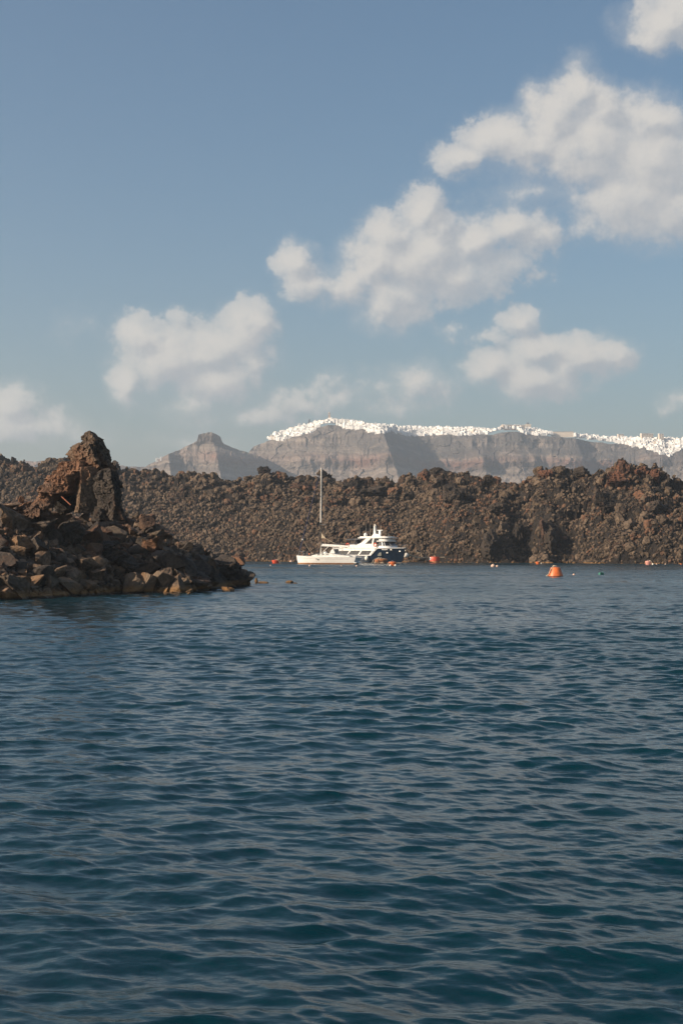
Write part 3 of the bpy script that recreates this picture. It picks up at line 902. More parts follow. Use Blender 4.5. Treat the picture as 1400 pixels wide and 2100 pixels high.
# generic boulders of the same heap
def scatter_heap():
    r = np.random.default_rng(12)
    protos = {}
    kinds = [('dark grey', M_DARK, .35), ('brown', M_BROWN, .27), ('rust red', M_RUST, .09), ('tan', M_TAN, .14)]
    for kn, km, _ in kinds:
        protos[kn] = [rock_mesh("boulder", 3, 700 + i + 50 * len(protos), km, 10 + i % 5, .028, .22, .72) for i in range(7)]
    pts = []
    tries = 0
    while len(pts) < 255 and tries < 60000:
        tries += 1
        px = r.uniform(-60, 505); s = r.uniform(-.2, 16.5)
        X, Y, Z = [float(a[0]) for a in heap_surface([px], [s])]
        if s > np.interp(px, [-900, 0, 200, 350, 450, 512], [18, 14, 13, 9, 5, 3]) + 1.0: continue
        base = .34 + .85 * r.random() ** 2.0
        if tries > 20000: base *= .7
        ok = True
        for (a, b, c, q) in pts:
            if (a - X) ** 2 + (b - Y) ** 2 + ((c - Z)) ** 2 < (.62 * (q + base)) ** 2: ok = False; break
        if ok: pts.append((X, Y, Z, base))
    for (X, Y, Z, q) in pts:
        px = 700 + X / Y * FPX; py = HOR - (Z - CAM_H) / Y * FPX
        wl = np.interp(px, HP_WL[:, 0], HP_WL[:, 1]); tp = np.interp(px, HP_TOP[:, 0], HP_TOP[:, 1])
        f = (wl - py) / max(wl - tp, 8)
        probs = np.array([.36, .42, .06, .16]) if f > .25 else np.array([.2, .3, .02, .48])
        if px < 140 and f > .6: probs = np.array([.25, .35, .3, .1])
        if px > 400: probs = np.array([.8, .12, .03, .05])
        kn, km, _ = kinds[r.choice(4, p=probs / probs.sum())]
        o = link("boulder", protos[kn][r.integers(7)])
        o.location = (X, Y, Z + q * .28)
        o.rotation_euler = (r.uniform(-.5, .5), r.uniform(-.5, .5), r.uniform(0, 6.28))
        o.scale = (q * r.uniform(.85, 1.25), q * r.uniform(.8, 1.15), q * r.uniform(.55, .9))
        size = 'small' if q < .45 else ('medium' if q < .75 else 'large')
        zone = ('at the waterline of the near rock heap' if f < .25 else 'low on the near rock heap' if f < .5 else 'halfway up the near rock heap' if f < .8 else 'on the crest of the near rock heap')
        side = 'left part' if px < 170 else ('middle' if px < 340 else 'right end')
        o['label'] = f"{size} {kn} angular boulder {zone}, {side}"
        o['category'] = 'boulder'; o['group'] = f"{size} {kn} boulders {zone}, {side}"
    # gravel and fist-size stones between them
    n = 7500
    near_rub = rock_mat("near_lava_rubble", (.020, .015, .012), (.220, .155, .105), (.210, .105, .058), .35, 1.0, attr='tint', wet=True, bstr=.5)
    px = r.uniform(-200, 512, n); s = r.uniform(-.3, 17, n)
    X, Y, Z = heap_surface(px, s)
    S_ = .07 + .30 * r.random(n) ** 2.2
    pr = [rock_verts(2, 900 + k, 9, .02, .25, .75) for k in range(10)]
    merged_rocks("loose_stones", np.stack([X, Y, Z + .06], 1), S_, pr, r.random(n), near_rub, sd=9, kind='stuff', label="loose small stones filling gaps between the near boulders", cat='stones')
scatter_heap()

# ---- the spire: silhouette rows (py, left px, right px) on a rough, faceted column
def spire(name, rows, Yc, dfac, m, seed, label=None, lean=0, am=1.0, fine=1.0, corner=None, cat='rock', nseg=110, parent=None, step=1.1):
    rows = np.array(rows, float)
    pys = np.arange(rows[0, 0], rows[-1, 0], step)
    L = np.interp(pys, rows[:, 0], rows[:, 1]); Rr = np.interp(pys, rows[:, 0], rows[:, 2])
    k = Yc / FPX
    cx = (xpx(L, Yc) + xpx(Rr, Yc)) / 2; hw = (Rr - L) * k / 2; zz = zpx(pys, Yc)
    th = np.linspace(0, 2 * np.pi, nseg, endpoint=False)
    C, Sn = np.cos(th), np.sin(th)
    if corner is not None:      # four-cornered plan with one edge turned to the water
        P4 = np.array([(-1, .1), (corner, -1), (1, .15), (.1, 1.0), (-1, .1)]); u_ = np.linspace(0, 4, nseg, endpoint=False)
        C = np.interp(u_, range(5), P4[:, 0]); Sn = np.interp(u_, range(5), P4[:, 1])
    X = cx[:, None] + hw[:, None] * (np.sign(C) * np.abs(C) ** .8)[None]
    dep = np.minimum(hw, np.sort(hw)[int(len(hw) * .7)]) * dfac
    Y = Yc + lean * (zz - zz[-1])[:, None] + dep[:, None] * (np.sign(Sn) * np.abs(Sn) ** .8)[None]
    Z = np.repeat(zz[:, None], nseg, 1)
    V = np.stack([X, Y, Z], -1).reshape(-1, 3)
    cen = np.stack([np.repeat(cx[:, None], nseg, 1), np.full(X.shape, Yc), Z], -1).reshape(-1, 3)
    d = V - cen; d[:, 2] = 0; l = np.linalg.norm(d, axis=1)[:, None]; d = d / np.maximum(l, 1e-5)
    amp = np.clip(l[:, 0] / .5, 0, 1) * am
    disp = .34 * facet(V / 1.35 + seed, seed, 1.1) + fine * (.13 * facet(V / .42 + seed, seed + 2, 1.1) + .05 * facet(V / .15, seed + 4, 1.2)) + .08 * fbm(V / .9, 4, .55, seed)
    V = V + d * (disp * amp)[:, None]
    V[:, 2] += .10 * fine * facet(V / .5, seed + 9, 1.0) * amp
    nr = len(pys)
    top = V[:nseg].mean(0) + np.array([0, 0, .05]); ti = len(V)
    V = np.vstack([V, top[None]])
    j = np.arange(nseg)
    me = np_mesh(name, V, [grid_faces(nr, nseg, wrap=True), np.stack([np.full(nseg, ti), (j + 1) % nseg, j], 1)], m, smooth=False)
    return link(name, me, parent, label, cat)
spire("rock_spire", [(884, 180, 186), (888, 174, 194), (894, 172, 200), (898, 170, 209), (904, 168, 213), (910, 157, 216), (914, 146, 218), (922, 141, 221), (930, 138, 224), (942, 139, 229), (948, 142, 232),
   (955, 145, 236), (962, 148, 238), (968, 150, 236), (974, 152, 226), (985, 150, 214)], 97.0, .95, M_BROWN, 21, "tall jagged brown lava spire towering over the near rock heap", am=.85, fine=1.5, corner=.25)
spire("rust_buttress", [(948, 128, 168), (956, 120, 172), (964, 112, 172), (974, 106, 174), (984, 101, 176), (996, 92, 166), (1006, 86, 164), (1012, 82, 158), (1018, 79, 116), (1030, 72, 106), (1044, 60, 104), (1060, 56, 110)], 96.2, .8, M_RUST, 31,
      "orange rust buttress sloping down left from under the spire", am=1.1, cat='rock')
spire("grey_pillar", [(958, 158, 200), (970, 156, 204), (985, 158, 204), (1000, 160, 202), (1015, 156, 200), (1035, 154, 200), (1052, 152, 204)], 95.6, .7, M_BROWN, 41, "smooth block directly under the spire with a dark right face", am=.4, corner=-.45, cat='rock')
spire("dark_boulder_stack", [(960, 216, 226), (963, 208, 236), (970, 198, 240), (982, 192, 243), (1000, 193, 246), (1012, 196, 248), (1030, 196, 250), (1050, 192, 252), (1068, 190, 254)], 95.2, .8, M_DARK, 51,
      "dark rounded boulder stack with tan top right of the spire", am=.85, corner=.45, cat='rock')
place_rock("shade_backing_rock", 135, 1024, 84, 64, 98.3, M_DARK, 611, 4, "added dark rock behind the shaded hollow under the rust buttress", 'rock', depth=2.0, cuts=12, rough=.08)  # added dark rock closing the gap, so the hollow reads as deep shade
# a rusty iron stake leaning in the hollow under the spire
st = MB(); Yk = 94.0; st.tube([(xpx(126, Yk), Yk, zpx(1018, Yk)), (xpx(147, Yk), Yk - .3, zpx(1036, Yk))], .035, 6)
st.obj("iron_stake", mat("rusty_iron", (.30, .10, .05), .8, vary=.3), label="rusty red stake leaning in the dark hollow under the spire", cat='stake')

# ---- rocks standing alone in the water off the tip
for i, (px, py, w, h, wl, m, lb) in enumerate([
   (467, 1209, 28, 12, 1213, M_RUST, "reddish wet rock awash in front of the promontory tip"),
   (526, 1190, 7, 11, 1196, M_DARK, "small pointed black rock just off the promontory tip"),
   (541, 1195, 22, 5, 1196.5, M_DARK, "low black ledge beside the small pointed rock"),
   (594, 1194, 17, 7, 1196, M_DARK, "low dark rock awash farthest from the promontory tip"),
   (606, 1196, 10, 3, 1197, M_DARK, "sliver of dark rock right of the farthest low rock"),
   (388, 1217, 8, 6, 1219, M_TAN, "tiny orange stone at the right foot of the golden rocks"),
   (342, 1217, 12, 5, 1219, M_TAN, "tiny golden stone awash before the golden fins")]):
    Y = ypx(wl)
    place_rock("sea_rock", px, py + h * .2, w, h * 1.5, Y, m, 820 + i, 3, lb, 'rock', cuts=6, rough=.08)
# ================================================================== TOWN ON THE RIM
M_WHITE = mat("whitewash", (.88, .85, .80), .8, vary=.04, vscale=.3)
M_CREAM = mat("cream_wall", (.66, .56, .45), .8, vary=.08, vscale=.3)
M_PINK = mat("ochre_wall", (.58, .42, .30), .8, vary=.08, vscale=.3)
M_OPEN = mat("dark_opening", (.10, .11, .13), .4)
M_BLUE = mat("blue_dome_paint", (.05, .16, .38), .5)
HM = [M_WHITE, M_OPEN, M_CREAM, M_PINK, M_BLUE]
def house_shape(k, wall=0):
    """cubic island houses: parapets, terraces, vaults, set-back upper floors; front towards -y"""
    r = random.Random(k * 31 + wall); m = MB(); m.cur = wall
    w, d, h = r.uniform(6.5, 10), r.uniform(6, 8), r.uniform(3.2, 4.6)
    def block(cx, cy, z, w, d, h, kind, nwin):
        m.cur = wall
        m.box((cx, cy, z + h / 2), (w, d, h))
        if kind == 'flat':
            for sy in (-1, 1): m.box((cx, cy + sy * (d / 2 - .12), z + h + .25), (w, .24, .5))
            for sx in (-1, 1): m.box((cx + sx * (w / 2 - .12), cy, z + h + .25), (.24, d - .48, .5))
        elif kind == 'vault':
            n = 9; pts = [(cx + w / 2 * .97 * math.cos(math.pi * i / n), z + h + w * .26 * math.sin(math.pi * i / n)) for i in range(n + 1)]
            m.prism(pts, cy - d / 2 + .02, cy + d / 2 - .02)
        m.cur = 1
        for i in range(nwin):
            x = cx - w / 2 + w * (i + .5) / nwin + r.uniform(-.2, .2)
            if i == nwin // 2: m.box((x, cy - d / 2, z + 1.05), (1.0, .08, 2.1))
            else: m.box((x, cy - d / 2, z + h * .58), (.9, .08, 1.1))
    t = k % 6
    if t == 0:
        block(0, 0, -4, w, d, h + 4, 'flat', 3)
    elif t == 1:
        block(0, 0, -4, w, d, h + 4, 'flat', 3); block(r.uniform(-1, 1), 1.2, h + .003, w * .6, d * .62, 2.9, 'flat', 2)
    elif t == 2:
        block(0, 0, -4, w * .62, d, h * .8 + 4, 'vault', 2); block(w * .52, .6, -4, w * .42, d * .85, h + 4.4, 'flat', 1)
    elif t == 3:
        block(0, 0, -5, w * 1.5, d * .8, h + 5, 'flat', 5); block(-w * .3, 1.0, h + .003, w * .5, d * .5, 3, 'flat', 2)
    elif t == 4:
        block(0, 0, -4, w * .8, d, h + 5.5, 'flat', 3); block(-w * .62, -.8, -4, w * .5, d * .7, h * .7 + 4, 'vault', 1)
    else:
        block(0, 0, -5, w, d, h + 5, 'flat', 3); m.cur = wall
        m.lathe([(1.7, h), (1.7, h + 1.0), (1.55, h + 1.6), (1.15, h + 2.3), (.6, h + 2.75), (.15, h + 2.95)], 12)
    return m
HOUSES = [house_shape(k).mesh("house", HM) for k in range(12)]
CREAMS = [house_shape(k, 2).mesh("house", HM) for k in range(4)]
def in_town(px, py):
    top = np.interp(px, M2_SKY[:, 0], M2_SKY[:, 1]); lo = np.interp(px, TOWN_LO[:, 0], TOWN_LO[:, 1])
    return py < lo
def town():
    r = random.Random(3)
    cand = []
    # terraces: rows of houses following the rim, jittered
    for _ in range(16000):
        px = r.uniform(545, 1560)
        top = np.interp(px, M2_SKY[:, 0], M2_SKY[:, 1]); lo = np.interp(px, TOWN_LO[:, 0], TOWN_LO[:, 1])
        if lo - top < 1.5 and r.random() < .5: continue
        py = r.uniform(top - .5, max(lo, top + 2))
        if 655 < px < 690 and py > 866: continue
        if 700 < px < 730 and py > 872 and r.random() < .7: continue
        if 1128 < px < 1178: continue                            # the tan terrace wall stands here
        if 1185 < px < 1238 and py < 897 and r.random() < .8: continue
        if r.random() < .35 * max(0, vnoise(np.array([[px / 14, py / 5, 3.3]]), 9)[0] + .1): continue
        cand.append((px, py))
    pts = []
    cell = {}
    for (px, py) in cand:
        key = (int(px // 8), int(py // 4)); ok = True
        for a in (-1, 0, 1):
            for b in (-1, 0, 1):
                for (qx, qy) in cell.get((key[0] + a, key[1] + b), []):
                    if abs(qx - px) < 4.2 and abs(qy - py) < 2.0: ok = False
        if ok: cell.setdefault(key, []).append((px, py)); pts.append((px, py))
    inside = [p for p in pts if 548 < p[0] < 1400]
    outside = [p for p in pts if p[0] >= 1400]
    r.shuffle(inside)
    ind, rest = inside[:285], inside[285:] + outside
    def place(px, py):
        z = CAM_H + (HOR - py) * 2640 / FPX
        for _ in range(3):
            y = float(cliff_depth(np.array([px]), np.array([z]))[0])
            z = CAM_H + (HOR - py) * y / FPX
        return xpx(px, y), y, z
    zones = [(620, "on the sloping left end of the cliff top town"), (720, "near the highest point of the cliff top town"), (850, "above the big shaded gully of the cliff"),
             (1000, "in the level middle stretch of the cliff top town"), (1130, "beside the pale rock headland under the town"), (1260, "in the thinner part of the town right of the tan wall"), (2000, "at the right end of the cliff top town")]
    for (px, py) in ind:
        x, y, z = place(px, py)
        k = r.randrange(12); cream = r.random() < .07
        me = CREAMS[k % 4] if cream else HOUSES[k]
        o = link("house", me); o.location = (x, y, z); o.rotation_euler = (0, 0, r.uniform(-.95, .15))
        s = r.uniform(.52, .88); o.scale = (s, s, s * r.uniform(.72, 1.0))
        zn = [b for (a, b) in zones if px < a][0]
        typ = ['flat roofed', 'two storey', 'vaulted', 'long low', 'stepped', 'domed'][k % 6] if not cream else ['flat roofed', 'two storey', 'vaulted', 'long low'][k % 4]
        o['label'] = f"{'cream' if cream else 'whitewashed'} {typ} house {zn}"
        o['category'] = 'house'; o['group'] = f"{'cream' if cream else 'whitewashed'} {typ} houses {zn}"
    Vs, Fs, MI, off = [], [], [], 0
    arr = []
    for me in HOUSES:
        v = np.zeros(len(me.vertices) * 3); me.vertices.foreach_get("co", v); arr.append((v.reshape(-1, 3), [list(p.vertices) for p in me.polygons], [p.material_index for p in me.polygons]))
    tri, quad, mi3, mi4, big = [], [], [], [], []
    for (px, py) in rest:
        x, y, z = place(px, py); v, f, mi = arr[r.randrange(12)]
        a = r.uniform(-.95, .15); s = r.uniform(.5, .85); c, sn = math.cos(a) * s, math.sin(a) * s
        W = np.stack([v[:, 0] * c - v[:, 1] * sn + x, v[:, 0] * sn + v[:, 1] * c + y, v[:, 2] * s + z], 1)
        for ff, m_ in zip(f, mi):
            if len(ff) == 4: quad.append([q + off for q in ff]); mi4.append(m_)
            else:
                for q in range(1, len(ff) - 1): tri.append([ff[0] + off, ff[q] + off, ff[q + 1] + off]); mi3.append(m_)
        Vs.append(W); off += len(v)
    me = np_mesh("town_houses", np.vstack(Vs), [np.array(quad), np.array(tri)], HM, mi4 + mi3)
    link("town_houses", me, label="remaining tiny white houses packed between the others on the cliff rim", cat='houses', kind='stuff')
    return place
place_town = town()

def landmark(name, px, py, build, label, cat, rz=0):
    x, y, z = place_town(px, py)
    root = empty(name, (x, y, z), rz, label, cat)
    build(root)
    return root
def bell_tower(root):
    m = MB(); m.box((0, 0, 1), (4.2, 4.2, 10)); m.box((0, 0, 6.2), (4.8, 4.8, .5)); m.obj("shaft", M_PINK, root)
    m = MB()
    for sx in (-1, 1):
        for sy in (-1, 1): m.box((sx * 1.4, sy * 1.4, 7.7), (.7, .7, 2.5))
    m.box((0, 0, 9.2), (4.0, 4.0, .5)); m.obj("belfry", M_PINK, root)
    m = MB(); m.lathe([(1.7, 9.45), (1.6, 10.1), (1.1, 10.9), (.4, 11.4), (.1, 12.2)], 12); m.obj("cap", M_PINK, root)
landmark("bell_tower", 675, 857, bell_tower, "small terracotta coloured bell tower rising above the highest houses", "bell tower")
def dark_tower(root):
    m = MB(); m.box((0, 0, 1), (4, 4, 9)); m.box((0, 0, 6), (3, 3, 2)); m.obj("shaft", M_OPEN, root)
    m = MB(); m.lathe([(1.6, 7), (1.3, 8), (.2, 9.2)], 10); m.obj("cap", M_OPEN, root)
landmark("chapel_tower", 634, 868, dark_tower, "small dark tower on the skyline left of the terracotta one", "tower")
def long_hall(root):
    m = MB(); m.cur = 0; m.box((0, 0, -1), (42, 10, 10)); m.obj("wall", M_CREAM, root)
    m = MB(); m.box((0, 0, 4.3), (43, 11, .6)); m.obj("roof", M_WHITE, root)
    for i in range(8):
        m = MB(); m.box((-18 + i * 5.1, -5, 1.5), (1.4, .12, 2)); m.obj("window", M_OPEN, root)
landmark("long_hall", 1055, 875.5, long_hall, "long cream hall on top of the pale rock headland", "hall", .1)
def domed(root):
    m = MB(); m.box((0, 0, 0), (12, 11, 12)); m.obj("wall", M_CREAM, root)
    m = MB(); m.box((0, 0, 6.6), (5.2, 5.2, 1.4)); m.lathe([(2.3, 7.3), (2.3, 8), (2.0, 9.1), (1.2, 10), (.3, 10.5), (.1, 11.6)], 14); m.obj("dome", M_OPEN, root)
landmark("domed_church", 1082, 876, domed, "cream church with small dark dome at the right end of the long hall", "church")
def terrace_wall(root):
    m = MB(); m.box((0, 0, -2), (44, 3, 11), rz=0); m.obj("wall", M_CREAM, root, bevel=.15)
    m = MB(); m.box((0, -.2, 3.7), (44.6, 3.6, .5)); m.obj("coping", M_PINK, root)
landmark("terrace_wall", 1153, 889, terrace_wall, "long bare tan retaining wall between the domed church and the right hand houses", "wall", -.12)
def hotel(nf, w):
    def f(root):
        m = MB(); m.box((0, 0, -2 + nf * 1.6), (w, 9, nf * 3.2 + 4)); m.obj("wall", M_CREAM, root)
        m = MB(); m.box((0, 0, nf * 3.2 + .25), (w + .8, 9.8, .5)); m.obj("roof", M_WHITE, root)
        n = int(w // 3.4)
        for a in range(nf):
            for b in range(n):
                m = MB(); m.box((-w / 2 + (b + .5) * w / n, -4.52, a * 3.2 + 1.6), (1.3, .12, 1.7)); m.obj("window", M_OPEN, root)
    return f
landmark("hotel", 1326, 899, hotel(3, 24), "wide four square cream hotel block on the right hand skyline", "hotel", .15)
landmark("hotel", 1355, 903, hotel(4, 9), "narrow tall cream block standing just right of the wide hotel", "hotel", .1)
landmark("hotel", 1272, 897, hotel(2, 11), "cream two floor block with flat roof left of the wide hotel", "hotel", .1)
# the lone chapel on the slope of the table mountain
def lone(px, py, lb, w):
    z = CAM_H + (HOR - py) * 2560 / FPX
    for _ in range(3):
        y = float(skaros_depth(np.array([px]), np.array([z]))[0]); z = CAM_H + (HOR - py) * y / FPX
    root = empty("chapel", (xpx(px, y), y, z), .2, lb, "chapel")
    m = MB(); m.box((0, 0, -1), (w, 5, 7)); m.obj("wall", M_WHITE, root)
    n = 9; m = MB(); m.prism([(w / 2 * .97 * math.cos(math.pi * i / n), 2.5 + w * .22 * math.sin(math.pi * i / n)) for i in range(n + 1)], -2.4, 2.4); m.obj("vault_roof", M_WHITE, root)
    m = MB(); m.box((0, -2.5, .8), (1.0, .12, 2)); m.obj("door", M_OPEN, root)
lone(323, 943, "lone white chapel on the left slope of the table topped mountain", 6)
lone(331, 940, "second smaller white building right of the lone chapel on the mountain slope", 4.5)

# ================================================================== BOAT MATERIALS
M_GEL = mat("white_gelcoat", (.80, .77, .72), .25, vary=.03, vscale=1)
M_GEL2 = mat("deck_white", (.74, .72, .67), .5, vary=.05, vscale=2)
M_NAVY = mat("navy_hull_paint", (.010, .022, .042), .22, vary=.15, vscale=.6)
M_ANTIF = mat("orange_brown_antifouling", (.30, .125, .040), .6, vary=.25, vscale=2)
M_BOOT = mat("pale_boot_stripe", (.50, .40, .32), .5, vary=.15, vscale=2)
M_GLASS = mat("tinted_glass", (.012, .013, .015), .06, spec=.6)
M_ALU = mat("mast_aluminium", (.72, .66, .58), .35, metal=.3, vary=.04)
M_STEEL = mat("stainless_rail", (.60, .58, .55), .25, metal=.9)
M_WIRE = mat("rigging_wire", (.22, .20, .18), .4, metal=.6)
M_UV = mat("navy_sail_cover", (.015, .02, .06), .8, vary=.2)
M_SAILC = mat("white_canvas", (.76, .73, .68), .8, vary=.06, bump=.3)
M_RED = mat("red_float_paint", (.62, .075, .030), .5, vary=.15, vscale=2)
M_ORANGE = mat("orange_buoy_plastic", (.66, .15, .035), .45, vary=.18, vscale=2.5, bump=.2, bscale=14)
M_ORUST = mat("weathered_orange", (.40, .15, .055), .8, vary=.4, vscale=4, bump=.5)
M_ROPE = mat("mooring_rope", (.52, .42, .29), .9, vary=.3, vscale=12, bump=.6, bscale=60)
M_PALE = mat("sun_bleached_float", (.66, .44, .33), .7, vary=.2, vscale=5)
M_FEND = mat("fender_vinyl", (.74, .68, .58), .5, vary=.06)
M_GREEN = mat("green_canister", (.055, .22, .16), .5, vary=.2, vscale=4)
M_TEAK = mat("teak_deck", (.33, .21, .12), .7, vary=.2, vscale=8)
M_WEED = mat("waterline_growth", (.10, .045, .02), .8, vary=.3, vscale=5)

def hull_loft(mbx, st, zlo, zhi, n=7, flip=False):
    """st: list of (x, half beam at sheer, sheer z, half beam at waterline, flare power); sides between zlo and zhi"""
    rows = []
    for (x, b, zs, w, xs) in st:
        row = []
        for i in range(n + 1):
            t = i / n; z = zlo + (min(zhi, zs) - zlo) * t
            q = max(0, min(1, z / zs)); hb = w + (b - w) * q ** .75
            if z < 0: hb = w * (1 + z * .8)
            row.append((x + xs * q, hb, z))
        rows.append(row)
    for sgn in (1, -1):
        o = len(mbx.V); m_ = len(rows)
        V = [(p[0], sgn * p[1], p[2]) for row in rows for p in row]
        F = [(i * (n + 1) + k, (i + 1) * (n + 1) + k, (i + 1) * (n + 1) + k + 1, i * (n + 1) + k + 1) for i in range(m_ - 1) for k in range(n)]
        mbx.add(V, F)
    a = rows[0]    # transom
    V = [p for p in a] + [(p[0], -p[1], p[2]) for p in a]
    mbx.add(V, [(k, k + 1, n + 1 + k + 1, n + 1 + k) for k in range(n)])
    return rows
def deck_cap(mbx, rows, dz=0.0):
    V = []; 
    for row in rows: p = row[-1]; V += [(p[0], p[1], p[2] + dz), (p[0], -p[1], p[2] + dz)]
    mbx.add(V, [(2 * i, 2 * i + 1, 2 * i + 3, 2 * i + 2) for i in range(len(rows) - 1)])

# ================================================================== SAILING YACHT (bow left)
def sailboat():
    root = empty("sailing_yacht", (-2.75, 273.0, 0), R(157), "white single masted sailing yacht moored with bow to the left, no sails set", "sailing yacht")
    st = []
    for i in range(25):
        t = i / 24; x = -6.0 + 12.1 * t
        b = 1.95 * (1 - (max(0, t - .42) / .58) ** 2.3) * (1 - .22 * (max(0, .42 - t) / .42) ** 2) + .03
        w = b * (.80 - .25 * t) if t < .97 else .02
        zs = 1.28 + .06 * (1 - t) + .50 * max(0, t - .25) ** 1.6
        st.append((x, max(b, .04), zs, max(w, .02), .35 * t ** 6 - .55 * (1 - t) ** 8))
    m = MB(); rows = hull_loft(m, st, .27, 9); m.obj("hull", M_GEL, root, smooth=True)
    m = MB(); hull_loft(m, st, -.4, .27, 3); m.obj("bottom_paint", M_ANTIF, root, smooth=True)
    m = MB(); deck_cap(m, rows, .004); m.obj("deck", M_GEL2, root)
    for sgn in (1, -1):
        m = MB(); m.tube([(r_[-1][0], sgn * r_[-1][1], r_[-1][2] + .03) for r_ in rows], .035, 5); m.obj("toe_rail", M_TEAK if False else M_GEL2, root)
    # cove line and a hull port
    m = MB()
    m.tube([(r_[5][0], r_[5][1] + .012, r_[5][2]) for r_ in rows[2:-1]], .016, 4); m.obj("cove_stripe", M_STEEL, root)
    m = MB(); m.box((1.35, 1.90, 1.02), (.36, .10, .12)); m.obj("hull_window", M_GLASS, root)
    # transom platform and swim ladder
    m = MB(); m.box((-6.28, 0, .30), (.62, 2.7, .16)); m.obj("swim_platform", M_GEL2, root, bevel=.03)
    m = MB()
    for s in (-.25, .25): m.tube([(-6.35, s, 1.2), (-6.62, s, .35)], .02, 5)
    for k in range(4): m.tube([(-6.36 - k * .07, -.25, 1.15 - k * .22), (-6.36 - k * .07, .25, 1.15 - k * .22)], .018, 5)
    m.obj("ladder", M_STEEL, root)
    # coachroof with long dark side lights
    prof = [(2.9, 1.62), (2.4, 1.80), (.8, 2.02), (-1.7, 2.10), (-1.8, 1.35), (2.9, 1.35)]
    m = MB(); m.prism(prof, -1.12, 1.12); m.obj("coachroof", M_GEL2, root, bevel=.06)
    for x0, x1 in ((1.6, .95), (.7, .1), (-.15, -.85)):
        for sgn in (1, -1):
            m = MB(); m.prism([(x0, 1.78), (x0 - .12, 1.89), (x1, 1.92), (x1 + .05, 1.78)], sgn * 1.12 - .02, sgn * 1.12 + .02); m.obj("portlight", M_GLASS, root)
    m = MB(); m.box((1.55, 0, 1.98), (.55, .55, .10)); m.obj("hatch", M_GLASS, root, bevel=.02)
    # cockpit coamings, wheel, sprayhood
    for sgn in (1, -1):
        m = MB(); m.prism([(-1.9, 1.35), (-1.9, 1.95), (-5.2, 1.62), (-5.5, 1.35)], sgn * 1.45 - .14, sgn * 1.45 + .14); m.obj("coaming", M_GEL2, root, bevel=.04)
    m = MB(); m.torus((-4.4, 0, 1.95), .48, .02, 'x', 20, 5)
    for k in range(3): m.tube([(-4.4, -.48 * math.cos(k * 1.047), 1.95 - .48 * math.sin(k * 1.047)), (-4.4, .48 * math.cos(k * 1.047), 1.95 + .48 * math.sin(k * 1.047))], .012, 4)
    m.box((-4.3, 0, 1.6), (.25, .25, .75)); m.obj("steering_wheel", M_STEEL, root)
    m = MB(); n = 8
    pts = [(-1.0, 2.05), (-1.35, 2.75), (-1.75, 2.95), (-2.5, 2.98), (-2.5, 2.92), (-1.8, 2.88), (-1.42, 2.68), (-1.1, 2.05)]
    m.prism(pts, -1.2, 1.2); m.obj("sprayhood", M_SAILC, root)
    for sgn in (1, -1):
        m = MB(); m.prism([(-1.05, 2.05), (-1.38, 2.7), (-1.8, 2.92), (-2.1, 2.3), (-2.1, 2.05)], sgn * 1.2 - .02, sgn * 1.2 + .02); m.obj("hood_side", M_SAILC, root)
    # raft canister on the foredeck coachroof
    m = MB(); m.ball((.2, .35, 2.18), .34, (1.15, 1, .75)); m.obj("raft_canister", M_GEL, root, smooth=True)
    m = MB(); m.ball((3.35, .9, 1.95), .15, (1, .8, 1.2)); m.obj("horseshoe_float", M_ORANGE, root, smooth=True)
    # mast
    MX = 1.30; TOP = 18.55; m = MB(); m.tube([(MX, 0, 1.9), (MX + .02, 0, 8), (MX - .10, 0, TOP)], .17, 10, .13); mast = m.obj("mast", M_ALU, root, smooth=True)
    m = MB(); m.tube([(MX - .1, 0, TOP), (MX - .1, 0, TOP + .45)], .015, 4); m.box((MX - .25, 0, TOP + .1), (.5, .05, .05)); m.obj("masthead_instrument", M_WIRE, mast)
    for z, wd in ((7.6, 1.35), (13.0, 1.0)):
        for sgn in (1, -1):
            m = MB(); m.tube([(MX, 0, z), (MX - .35, sgn * wd, z + .08)], .035, 5); m.obj("spreader", M_ALU, mast)
    for sgn in (1, -1):
        m = MB(); m.tube([(MX - .1, sgn * 1.72, 1.55), (MX - .35, sgn * 1.35, 7.68), (MX - .35, sgn * 1.0, 13.08), (MX - .1, 0, TOP - .3)], .022, 4); m.obj("shroud", M_WIRE, root)
        m = MB(); m.tube([(MX + .35, sgn * 1.68, 1.55), (MX, 0, 7.5)], .018, 4); m.obj("lower_shroud", M_WIRE, root)
        m = MB(); m.tube([(-5.9, sgn * 1.2, 1.5), (-3.9, 0, 6.5)], .016, 4); m.obj("backstay_bridle", M_WIRE, root)
    m = MB(); m.tube([(-3.9, 0, 6.5), (MX - .15, 0, TOP)], .018, 4); m.obj("backstay", M_WIRE, root)
    m = MB(); m.tube([(5.95, 0, 1.95), (5.75, 0, 2.6), (3.6, 0, 10.3), (MX + .1, 0, TOP - .5)], .035, 6, .03); fs = m.obj("forestay", M_WIRE, root)
    m = MB(); m.tube([(5.75, 0, 2.7), (5.2, 0, 4.6), (4.1, 0, 8.6), (2.2, 0, 15.2), (1.6, 0, 17.2)], .115, 8, .05); m.obj("furled_jib", M_UV, fs, smooth=True)
    m = MB(); m.ball((5.12, .06, 4.75), .15); m.obj("jib_clew", M_SAILC, fs)
    m = MB(); m.tube([(5.0, .05, 4.7), (4.0, .5, 3.3), (2.6, 1.0, 1.9)], .022, 4); m.obj("jib_sheet", M_ROPE, root)
    # boom, stowed mainsail, vang, topping lift
    m = MB(); m.tube([(MX - .15, 0, 3.55), (-4.6, 0, 3.35)], .12, 8); boom = m.obj("boom", M_GEL, root, smooth=True)
    m = MB(); m.tube([(MX - .3, 0, 3.75), (0, 0, 3.72), (-2.5, 0, 3.6), (-4.4, 0, 3.46)], .16, 8, .07); m.obj("stowed_mainsail", M_SAILC, boom, smooth=True)
